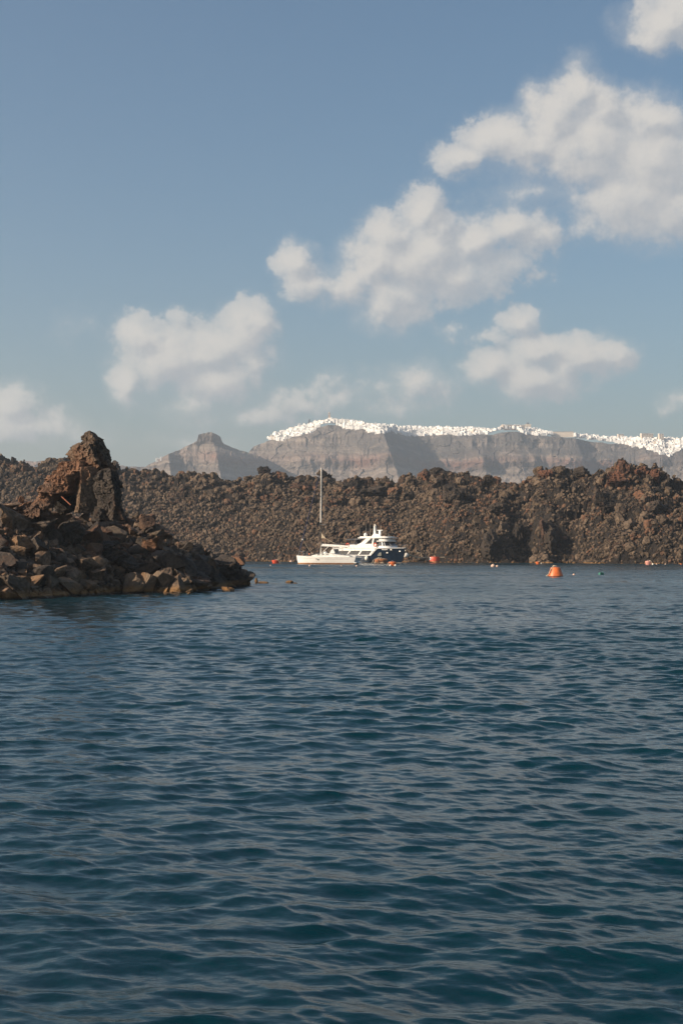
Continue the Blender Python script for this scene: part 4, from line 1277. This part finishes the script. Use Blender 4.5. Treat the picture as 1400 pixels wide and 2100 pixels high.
    m = MB(); m.tube([(MX - .2, 0, 2.15), (-.35, 0, 3.45)], .05, 6); m.obj("kicker", M_ALU, root)
    m = MB(); m.tube([(-3.1, 0, 3.4), (-3.2, 0, 1.9)], .03, 4); m.tube([(-3.3, 0, 3.4), (-3.35, .3, 1.9)], .03, 4); m.obj("mainsheet", M_ROPE, root)
    m = MB(); m.tube([(MX - .2, 0, 5.9), (0.3, 0, 4.9), (-1.6, 0, 4.0)], .03, 4); m.prism([(MX - .15, 5.9), (MX - .15, 5.0), (.35, 4.95)], -.03, .03); m.obj("lazy_bag_end", M_ROPE, root)
    # rails
    m = MB()
    for sgn in (1, -1):
        m.tube([(6.15, 0, 2.5), (5.6, sgn * .42, 2.48), (4.6, sgn * .95, 2.40)], .022, 5)
        for x, y in ((5.9, .2), (5.2, .62), (4.6, .95)): m.tube([(x, sgn * y, 1.75), (x + .05, sgn * y, 2.46)], .02, 5)
    m.obj("pulpit", M_STEEL, root)
    for sgn in (1, -1):
        m = MB(); xs = [4.6, 3.0, 1.3, -.5, -2.3, -4.1, -5.6]
        ys = [np.interp(x, [r_[-1][0] for r_ in rows], [r_[-1][1] for r_ in rows]) - .06 for x in xs]; zs = [np.interp(x, [r_[-1][0] for r_ in rows], [r_[-1][2] for r_ in rows]) for x in xs]
        for x, y, z in zip(xs, ys, zs): m.tube([(x, sgn * y, z), (x, sgn * y, z + .62)], .015, 5)
        for h in (.32, .62): m.tube([(x, sgn * y, z + h) for x, y, z in zip(xs, ys, zs)], .009, 4)
        m.obj("lifeline", M_STEEL, root)
    m = MB(); m.tube([(-5.6, 1.35, 2.0), (-6.1, .9, 2.02), (-6.1, -.9, 2.02), (-5.6, -1.35, 2.0)], .02, 5)
    for s in (-.9, .9): m.tube([(-6.05, s, 1.3), (-6.1, s, 2.0)], .018, 5)
    m.obj("pushpit", M_STEEL, root)
    m = MB(); m.box((6.2, 0, 1.74), (.35, .16, .12)); m.obj("anchor_roller", M_STEEL, root, bevel=.02)
sailboat()

# ================================================================== MOTOR YACHT (bow right, turned towards the camera)
def motor_yacht():
    H = R(-34); L = 16.8
    bx, by = xpx(832, 292), 292.0
    root = empty("motor_yacht", (bx - math.cos(H) * L / 2, by - math.sin(H) * L / 2, 0), H, "navy hulled motor yacht with white upper decks moored behind the sailing yacht", "motor yacht")
    XB = L / 2            # bow tip
    st = []
    for i in range(41):
        t = i / 40; x = -8.3 + 15.6 * t
        b = 2.75 * (1 - (max(0, t - .55) / .45) ** 2.5) + .03
        w = 2.45 * (1 - (max(0, t - .42) / .58) ** 1.8) + .02
        zs = 1.62 if x < XB - 6.9 else 1.62 + 1.45 * min(1, (x - (XB - 6.9)) / 1.3)
        zs += .12 * max(0, t - .6)
        st.append((x, max(b, .05), zs, max(w, .02), 1.35 * t ** 5))
    m = MB(); rows = hull_loft(m, st, .12, 9); m.obj("hull", M_NAVY, root, smooth=True)
    m = MB(); hull_loft(m, st, -.5, .12, 3); m.obj("boot_stripe", M_BOOT, root, smooth=True)
    m = MB(); deck_cap(m, rows, .006); m.obj("deck", M_TEAK, root)
    # white rubbing band that sweeps up where the bow is raised
    for sgn in (1, -1):
        m = MB(); m.tube([(r_[-1][0], sgn * (r_[-1][1] + .02), r_[-1][2] - .02) for r_ in rows[:-1]], .095, 6); m.obj("white_sheer_band", M_GEL, root, smooth=True)
    Y0 = -2.42           # starboard face of the superstructure
    # main saloon, with three big raked windows along each side
    X0, X1 = XB - 15.4, XB - 6.6
    for sgn in (-1, 1):
        y = sgn * 2.38; m = MB()
        zb, zt = 1.66, 2.55
        m.prism([(X0, zt), (X1 + .6, zt), (X1 + .6, 3.05), (X0 - .2, 3.05)], y - .05, y + .05)        # eyebrow over the windows
        edges = [X0 + .4, X0 + 3.2, X0 + 6.0, X0 + 8.8]
        for e in edges: m.prism([(e - .9, zb), (e - .55, zb), (e + .25, zt + .01), (e - .15, zt + .01)], y - .045, y + .045)
        m.obj("window_frame", M_GEL, root)
        for a, b in zip(edges[:-1], edges[1:]):
            g = MB(); g.prism([(a - .5, zb + .02), (b - .95, zb + .02), (b - .2, zt), (a + .3, zt)], y - .02, y + .02); g.obj("saloon_window", M_GLASS, root)
    m = MB(); m.box(((X0 + X1) / 2, 0, 2.1), (X1 - X0, 4.5, .95)); m.obj("saloon", M_GLASS, root)
    # boat deck (upper deck) slab and bulwark
    m = MB(); m.prism([(X0 - 1.2, 3.053), (XB - 5.5, 3.053), (XB - 5.5, 3.18), (X0 - 1.2, 3.18)], -2.5, 2.5); m.obj("upper_deck", M_GEL, root)
    for sgn in (-1, 1):
        m = MB(); y = sgn * 2.46
        m.prism([(X0 + 2.6, 3.183), (XB - 5.5, 3.183), (XB - 5.5, 3.98), (X0 + 5.4, 3.98), (X0 + 4.6, 3.62), (X0 + 2.9, 3.55)], y - .04, y + .04); m.obj("bulwark", M_GEL, root)
        m = MB()
        for k in range(5): m.tube([(X0 - .9 + k * .85, y, 3.18), (X0 - .9 + k * .85, y, 4.0)], .02, 4)
        m.tube([(X0 - .9, y, 4.0), (X0 + 2.6, y, 4.0)], .025, 4); m.tube([(X0 - .9, y, 3.6), (X0 + 2.6, y, 3.6)], .015, 4)
        m.obj("deck_rail", M_STEEL, root)
    # sweeping arch and hardtop pillars
    for sgn in (-1, 1):
        m = MB(); y = sgn * 2.15
        m.prism([(X0 + 4.6, 3.6), (X0 + 6.9, 3.98), (X0 + 8.35, 5.12), (X0 + 7.1, 5.12), (X0 + 6.0, 4.3)], y - .09, y + .09)
        m.obj("arch", M_GEL, root, bevel=.02)
        m = MB(); m.prism([(X0 + 8.5, 3.98), (X0 + 8.8, 3.98), (X0 + 9.1, 5.12), (X0 + 8.7, 5.12)], y - .06, y + .06); m.obj("pillar", M_GEL, root)
        g = MB(); g.prism([(X0 + 7.1, 3.98), (X0 + 8.5, 3.98), (X0 + 8.7, 5.1), (X0 + 8.4, 5.1)], y - .02, y + .02); g.obj("side_window", M_GLASS, root)
        g = MB(); g.prism([(X0 + 8.8, 3.98), (XB - 5.4, 3.98), (XB - 5.4, 5.1), (X0 + 9.1, 5.1)], y - .02, y + .02); g.obj("side_window", M_GLASS, root)
    # hardtop
    n = 26; out = []
    for i in range(n):
        a = 2 * math.pi * i / n; c_, s_ = math.cos(a), math.sin(a)
        out.append((XB - 6.9 + 4.2 * math.copysign(abs(c_) ** .55, c_), 2.35 * math.copysign(abs(s_) ** .5, s_)))
    m = MB(); m.slab(out, 5.12, 5.30); m.slab([(XB - 7.0 + (p[0] - XB + 6.9) * .88, p[1] * .86) for p in out], 5.303, 5.52); m.obj("hardtop", M_GEL, root, bevel=.05, smooth=True)
    # wheelhouse: raked dark windscreen wrapping round the front, brow over it
    def ring(xf, yw, xa, k=.55, n=14):
        pts = []
        for i in range(n + 1):
            a = -math.pi / 2 + math.pi * i / n
            pts.append((xa + (xf - xa) * math.copysign(abs(math.cos(a)) ** k, math.cos(a)), yw * math.copysign(abs(math.sin(a)) ** .75, math.sin(a))))
        return pts
    def band(r0, z0, r1, z1):
        m = MB(); V = [(p[0], p[1], z0) for p in r0] + [(p[0], p[1], z1) for p in r1]; n_ = len(r0)
        return m.add(V, [(i, i + 1, n_ + i + 1, n_ + i) for i in range(n_ - 1)])
    xa = XB - 5.5
    a_, b_, c_ = ring(XB - 2.4, 2.3, xa), ring(XB - 2.7, 2.2, xa), ring(XB - 3.4, 2.0, xa)
    m = band(a_, 3.05, b_, 3.55); m.obj("wheelhouse_base", M_GEL, root, smooth=True)
    m = band(b_, 3.55, c_, 4.42); m.obj("windscreen", M_GLASS, root)
    m = MB()
    for i in (1, 2, 5, 9, 12, 13):
        m.tube([(b_[i][0] + .01, b_[i][1] * 1.01, 3.55), (c_[i][0] + .01, c_[i][1] * 1.01, 4.42)], .025 if i not in (1, 2, 12, 13) else .07, 5)
    m.obj("windscreen_mullion", M_GEL, root)
    br = ring(XB - 2.9, 2.3, xa - .2); m = MB(); m.slab(br + [(xa - .2, 2.0)], 4.42, 4.62); m.slab([(xa + (p[0] - xa) * .9, p[1] * .88) for p in br], 4.623, 4.98); m.obj("wheelhouse_roof", M_GEL, root, bevel=.04, smooth=True)
    # radar mast, domes and aerials on the hardtop
    MXx = XB - 7.1
    m = MB(); m.prism([(MXx - 1.2, 5.5), (MXx + 1.3, 5.5), (MXx + .5, 5.95), (MXx - .15, 6.1), (MXx - .3, 7.75), (MXx - .55, 7.75), (MXx - .7, 6.0)], -.28, .28); mast = m.obj("radar_mast", M_GEL, root, bevel=.03)
    m = MB(); m.box((MXx + .75, 0, 6.30), (.5, .3, .9)); m.box((MXx + .8, 0, 6.80), (1.35, .22, .14)); m.obj("radar", M_GEL, mast, bevel=.02)
    m = MB(); m.ball((MXx - .42, 0, 7.95), .17); m.box((MXx - .42, 0, 7.77), (.6, .1, .06)); m.obj("mast_light", M_FEND, mast)
    m = MB(); m.tube([(MXx - .45, 0, 7.6), (MXx + .5, 0, 6.8)], .025, 4); m.tube([(MXx - .4, 0, 8.0), (MXx - 1.6, .4, 6.9)], .018, 4); m.obj("mast_stay", M_WIRE, mast)
    m = MB(); m.ball((XB - 9.3, -.9, 5.85), .38, (1, 1, 1.15)); m.lathe([(.2, 5.3), (.2, 5.6)], 10, (XB - 9.3, -.9, 0)); m.obj("satellite_dome", M_GEL, root, smooth=True)
    for x, y, z0, z1 in ((XB - 10.6, 1.3, 5.3, 8.0), (XB - 9.8, 1.6, 5.3, 8.0), (XB - 10.3, -1.6, 5.3, 7.3), (XB - 5.6, -.8, 5.3, 7.9), (XB - 4.6, .6, 5.2, 6.3)):
        m = MB(); m.tube([(x, y, z0), (x, y, z1)], .028, 4, .014); m.obj("aerial", M_FEND, root)
    m = MB(); m.ball((XB - 5.6, -1.0, 5.6), .16); m.ball((XB - 5.4, 1.0, 5.1), .2); m.obj("search_light", M_GEL, root, smooth=True)
    # life rings
    for x, z in ((XB - 5.9, 3.78), (XB - 12.7, 3.75)):
        m = MB(); m.torus((x, -2.56, z), .34, .09, 'y', 20, 6); m.obj("life_ring", M_RED, root, smooth=True)
    # awning frame aft of the arch
    m = MB()
    for s in (-1.8, 1.8): m.tube([(X0 + 1.3, s, 3.2), (X0 + 1.7, s, 4.9), (X0 + 7.2, s, 5.18)], .03, 4)
    m.tube([(X0 + 1.7, -1.8, 4.9), (X0 + 1.7, 1.8, 4.9)], .03, 4); m.tube([(X0 + 4.2, -1.8, 3.3), (X0 + 4.4, -1.8, 5.02)], .025, 4)
    m.obj("awning_frame", M_STEEL, root)
    # tender covers / furniture shapes on the boat deck
    m = MB(); m.ball((X0 + 2.2, .4, 3.5), .75, (2.0, .9, .5)); m.obj("tender", M_SAILC, root, smooth=True)
    m = MB(); m.box((X0 + 1.0, -1.9, 3.42), (1.3, .5, .46)); m.obj("deck_locker", M_GEL2, root, bevel=.05)
    # name, port, fairleads, fender, bow rail and anchor
    def side_y(x, z):
        xs = [r_[-1][0] for r_ in rows]; q = min(1, max(0, z / 3.1))
        return -(np.interp(x, xs, [s_[3] for s_ in st]) + (np.interp(x, xs, [r_[-1][1] for r_ in rows]) - np.interp(x, xs, [s_[3] for s_ in st])) * q ** .75)
    # the name: small pale letters, too small in the photograph to read
    x = XB - 4.3; m = MB()
    for k, wd in enumerate((.15, .11, .13, .10, .13, .11, .12)):
        hgt = .22 if k in (0,) else .15
        yy = side_y(x, 2.75) - .03
        m.box((x, yy, 2.70 + hgt / 2), (wd, .05, hgt)); 
        x += wd + .045
    m.obj("name_lettering", M_GEL, root)
    m = MB(); yy = side_y(XB - 4.9, 1.95); m.box((XB - 5.0, yy - .02, 1.85), (.95, .08, .75)); m.obj("hull_window", mat("curtained_window", (.12, .12, .10), .25), root, bevel=.04)
    for x, z in ((XB - 2.6, 2.76), (XB - 3.4, 2.15), (XB - 1.0, 2.45)):
        m = MB(); m.box((x, side_y(x, z) - .02, z), (.42, .10, .22)); m.obj("fairlead", M_STEEL, root, bevel=.03)
    m = MB(); m.ball((XB - 7.7, -2.95, 1.0), .42, (1, .85, 1.2)); m.tube([(XB - 7.7, -2.95, 1.4), (XB - 7.7, -2.6, 2.3)], .02, 4); m.obj("fender", M_FEND, root, smooth=True)
    m = MB(); xs = [r_[-1][0] for r_ in rows]
    prev = {1: [], -1: []}
    for x in (XB - 3.0, XB - 2.2, XB - 1.4, XB - .7, XB - .2):
        bb = np.interp(x, xs, [r_[-1][1] for r_ in rows]) * .92; zz = np.interp(x, xs, [r_[-1][2] for r_ in rows])
        for sgn in (1, -1): m.tube([(x, sgn * bb, zz), (x + .05, sgn * bb, zz + .6)], .02, 4); prev[sgn].append((x + .05, sgn * bb, zz + .6))
    for sgn in (1, -1): m.tube(prev[sgn] + [(XB + .1, 0, 3.85)], .022, 4)
    m.obj("bow_rail", M_STEEL, root)
    m = MB(); m.box((XB - .25, 0, 2.62), (.5, .3, .25)); m.tube([(XB - .2, 0, 2.5), (XB - .55, 0, 1.9)], .05, 5); m.obj("anchor", M_STEEL, root)
    # mooring line from the bow down to the red drum buoy
    return root, H, XB
my, MH, XB = motor_yacht()
bow_w = Vector((my.location.x + math.cos(MH) * (XB - .6), my.location.y + math.sin(MH) * (XB - .6), 2.7))

# ================================================================== BUOYS
def at_water(px, py): Y = ypx(py); return xpx(px, Y), Y
def drape(m, pts, r): m.tube(pts, r, 6)

# big orange cone buoy in the right foreground
x, y = at_water(1138, 1182)
b = empty("mooring_buoy", (x, y, 0), 0, "big orange cone shaped mooring buoy with beige rope slung over its top", "buoy")
m = MB(); m.lathe([(.80, -.35), (.85, -.02), (.83, .08), (.78, .20), (.52, .93), (.47, .98), (.1, 1.0)], 32); m.obj("float", M_ORANGE, b, bevel=.0, smooth=True)
m = MB(); m.lathe([(.86, -.06), (.875, -.02), (.865, .055), (.84, .07)], 32); m.obj("waterline_band", M_WEED, b, smooth=True)
m = MB(); m.torus((0, 0, 1.02), .14, .03, 'y', 14, 6); m.obj("shackle", M_STEEL, b)
r_ = random.Random(4); m = MB()
pts = [(.10, -.05, 1.08), (-.05, -.12, 1.16), (-.22, -.18, 1.10), (-.42, -.28, .96), (-.60, -.33, .72), (-.70, -.36, .45), (-.84, -.30, .18), (-1.0, -.2, .03)]
for k in range(4): drape(m, [(p[0] + r_.uniform(-.06, .06), p[1] - .02 * k, p[2] + r_.uniform(-.04, .06)) for p in pts], .036)
m.torus((-.05, -.1, 1.12), .17, .045, 'z', 12, 6); m.torus((-.16, -.12, 1.16), .13, .04, 'z', 12, 6)
m.obj("rope", M_ROPE, b)

def ball_float(px, py, d, mt, label, name="float", cat="float", ex=1.0, cap=None):
    x, y = at_water(px, py); r = d * y / FPX / 2
    b = empty(name, (x, y, 0), 0, label, cat)
    m = MB(); m.ball((0, 0, r * .45), r, (ex, 1, .95)); m.obj("ball", mt, b, smooth=True)
    m = MB(); m.torus((0, 0, r * 1.38), r * .22, r * .07, 'y', 10, 5); m.obj("eye", cap or M_ROPE, b)
    return b
ball_float(1175.5, 1180, 5.4, M_PALE, "small pale orange ball float just right of the big cone buoy")
ball_float(635, 1161.5, 4.4, M_PALE, "small pink ball float in front of the sailing yacht bow")
ball_float(700, 1161.3, 3.0, M_PALE, "faint tiny pink float in front of the sailing yacht stern")
ball_float(731, 1162, 4.6, M_PALE, "small pink ball float below the sailing yacht transom")
ball_float(555, 1160.5, 3.0, M_PALE, "tiny pale float below the orange buoy at the left")
ball_float(597, 1152.6, 5.0, M_PALE, "small pale orange float just left of the sailing yacht bow", ex=1.3)
ball_float(1345, 1157.9, 3.0, M_PALE, "tiny pale float right of the pink drum buoy")
ball_float(1363, 1158, 3.0, M_PALE, "tiny yellowish float midway along the right far shore", cap=M_FEND)
ball_float(1395, 1158.2, 3.4, M_ORANGE, "tiny orange float at the right edge of the far shore")
ball_float(1109, 1156.4, 3.2, M_FEND, "tiny white float touching the small orange buoy by the far shore")
ball_float(1010, 1163, 8.5, M_PALE, "pale orange egg float on the open water left of the cone buoy", ex=1.05)
ball_float(1018.5, 1163, 6.0, M_PALE, "smaller pale orange float touching the egg shaped one")

# green canister
x, y = at_water(1231.5, 1179)
b = empty("canister_float", (x, y, 0), .5, "green plastic canister floating right of the big cone buoy", "canister")
m = MB(); m.box((0, 0, .10), (.62, .34, .34)); m.obj("body", M_GREEN, b, bevel=.06, smooth=True)
m = MB(); m.tube([(.18, 0, .28), (.18, 0, .36)], .05, 8); m.tube([(-.2, 0, .27), (-.15, 0, .34), (.02, 0, .34), (.07, 0, .27)], .02, 5); m.obj("handle", M_GREEN, b)

# red drum buoy at the end of the mooring line
x, y = at_water(890.5, 1154.6)
b = empty("drum_buoy", (x, y, 0), 0, "red cylindrical drum buoy by the far shore with a white patch on its left", "buoy")
m = MB(); m.lathe([(1.02, -.4), (1.05, 0), (1.05, 1.18), (1.0, 1.28), (.1, 1.30)], 30); m.obj("drum", M_RED, b, smooth=True)
m = MB(); m.lathe([(1.058, 0), (1.062, .12), (1.058, .40)], 30); m.obj("faded_band", mat("sun_faded_orange", (.55, .20, .08), .7, vary=.3, vscale=3), b, smooth=True)
m = MB(); V = []; 
for i in range(6):
    a = math.pi * (1.02 + .035 * i * 1.2)
    V += [(1.07 * math.cos(a), 1.07 * math.sin(a), .62), (1.07 * math.cos(a), 1.07 * math.sin(a), 1.2)]
m.add(V, [(2 * i, 2 * i + 2, 2 * i + 3, 2 * i + 1) for i in range(5)]); m.obj("white_patch", M_GEL, b)
m = MB(); m.torus((0, 0, 1.38), .14, .04, 'y', 12, 6); m.tube([(1.0, 0, 1.2), (2.1, -.1, 1.22)], .05, 5); m.obj("towing_eye", M_ROPE, b)
red = Vector((x - 1.0, y - .1, 1.25))
m = MB(); N = 16
for off in (0, .28):
    pts = []
    for i in range(N + 1):
        t = i / N; p = bow_w.lerp(red, t); p.z -= (1.0 + off * .8) * math.sin(math.pi * t) * (.55 + .3 * (1 - t)); p.x += off * .2; pts.append(p)
    m.tube(pts, .055, 5)
lo = m.mesh("mooring_line", M_ROPE)
link("mooring_line", lo, label="pair of beige mooring lines running from the yacht bow to the red drum buoy", cat="rope")
p = bow_w.lerp(red, .62); m = MB(); m.tube([(p.x - .9, p.y, p.z + 1.15), (p.x - .75, p.y, p.z + .62), (p.x - .1, p.y, p.z + .32), (p.x + .25, p.y, p.z + .2), (p.x + .3, p.y, p.z - .25)], .045, 5)
m.obj("rope_end", M_ROPE, label="bent pale rope end standing up from the mooring lines", cat="rope")
# white ball fender hanging near the shore under the bow
x, y = at_water(834, 1154.2)
m = MB(); m.ball((0, 0, 1.55), .52, (1.15, 1, 1)); b = empty("ball_fender", (x, y + 4, 0), 0, "dirty white ball fender under the motor yacht bow", "fender"); m.obj("ball", M_FEND, b, smooth=True)
m = MB(); m.tube([(0, 0, 2.0), (-.2, 0, 2.6)], .03, 5); m.obj("rope", M_ROPE, b)

# flat orange buoys made of a dished hull with rope and corks
def dish_buoy(px, py, w, h, mt, label, rope_side, corks, rz=0):
    x, y = at_water(px, py); k = y / FPX; r = w * k / 2; hh = h * k
    b = empty("dish_buoy", (x, y, 0), rz, label, "buoy")
    m = MB(); m.lathe([(r * .70, -.2), (r * .80, 0), (r * .97, hh * .62), (r, hh * .86), (r * .94, hh * .93), (r * .5, hh * .97), (.05, hh)], 24, sy=.8); m.obj("float", mt, b, smooth=True)
    m = MB(); m.torus((0, 0, hh + .06), .12, .03, 'y', 10, 5); m.obj("eye", M_STEEL, b)
    rr = random.Random(int(px)); m = MB()
    for q in range(3):
        s = rope_side
        m.tube([(s * r * .1, -r * .2, hh + .05), (s * r * .55, -r * .55, hh * 1.02), (s * (r * .95), -r * .5 + rr.uniform(-.1, .1), hh * .6), (s * (r * 1.2 + rr.uniform(0, .2)), -r * .4, .03)], .045, 5)
    m.obj("rope", M_ROPE, b)
    for cx in corks:
        m = MB(); m.ball((cx * r, -r * .85, .12), .20); m.obj("cork", M_FEND, b, smooth=True)
    return b
dish_buoy(804, 1161, 16, 9.5, M_ORANGE, "bright orange boat shaped buoy with two pale corks in front of the motor yacht", -1, (-.55, .75))
dish_buoy(565, 1155.2, 15, 7, M_RED, "red orange buoy left of the sailing yacht with rope trailing right", 1, ())
dish_buoy(1102, 1156.8, 9, 5, M_ORANGE, "small flat orange buoy under the far shore left of the cone buoy", 1, ())
dish_buoy(1328, 1158.5, 13, 8.5, mat("faded_pink_plastic", (.60, .27, .21), .6, vary=.2, vscale=3), "faded pink drum buoy by the far shore at the right", 1, (1.25,))
# the weathered buoy heaped with net against the navy hull
x, y = at_water(782, 1155.6)
b = empty("net_buoy", (x, y, 0), 0, "weathered orange buoy heaped with rope and net beside the navy hull", "buoy")
m = MB(); m.lathe([(1.0, -.2), (1.12, 0), (1.12, .42), (1.2, .5), (1.2, .85), (1.05, .92), (.1, .95)], 24, sy=.7); m.obj("float", M_ORUST, b, smooth=True)
m = MB(); m.lathe([(1.125, .30), (1.135, .36), (1.125, .44)], 24, sy=.71); m.obj("waterline_band", M_WEED, b)
r_ = random.Random(8); m = MB()
for k in range(16):
    x0 = r_.uniform(-1.3, .9); pk = 1.25 - .35 * abs(x0 + .3); pts = []
    for i in range(7):
        t = i / 6; pts.append((x0 - .7 * t + r_.uniform(-.1, .1), -.3 - .55 * t + r_.uniform(-.06, .06), max(.05, pk * (1 - t ** 1.6) + r_.uniform(-.08, .08))))
    m.tube(pts, .06, 5)
m.obj("rope", M_ROPE, b)
m = MB(); m.ball((-.85, -.5, .45), .55, (1.1, .8, .9)); m.obj("net", M_ORUST, b)
# pink crate on the shore stones
x = xpx(588, 333); m = MB(); m.box((0, 0, .25), (1.35, .9, .5)); m.box((0, 0, .52), (1.45, 1.0, .08))
b = empty("crate", (x, 333.5, 1.05), .2, "faded pink crate lying on the shore stones left of the sailing yacht", "crate"); m.obj("box", mat("faded_pink_paint", (.42, .15, .14), .7, vary=.2, vscale=3), b, bevel=.04)

# ================================================================== HAZE
hz = bpy.data.materials.new("haze_air"); hz.use_nodes = True
t = hz.node_tree; t.nodes.clear(); T = NT(t)
pv = T.n('ShaderNodeVolumePrincipled', {'Color': (.80, .90, 1, 1), 'Density': HAZE_D, 'Anisotropy': .25})
T.n('ShaderNodeOutputMaterial', {1: pv.outputs[0]})
m = MB(); m.box((0, 0, 126), (21000, 21000, 330)); m.obj("haze", hz, kind='stuff', label="thin blue grey air between the near slope and the far cliffs", cat="haze")
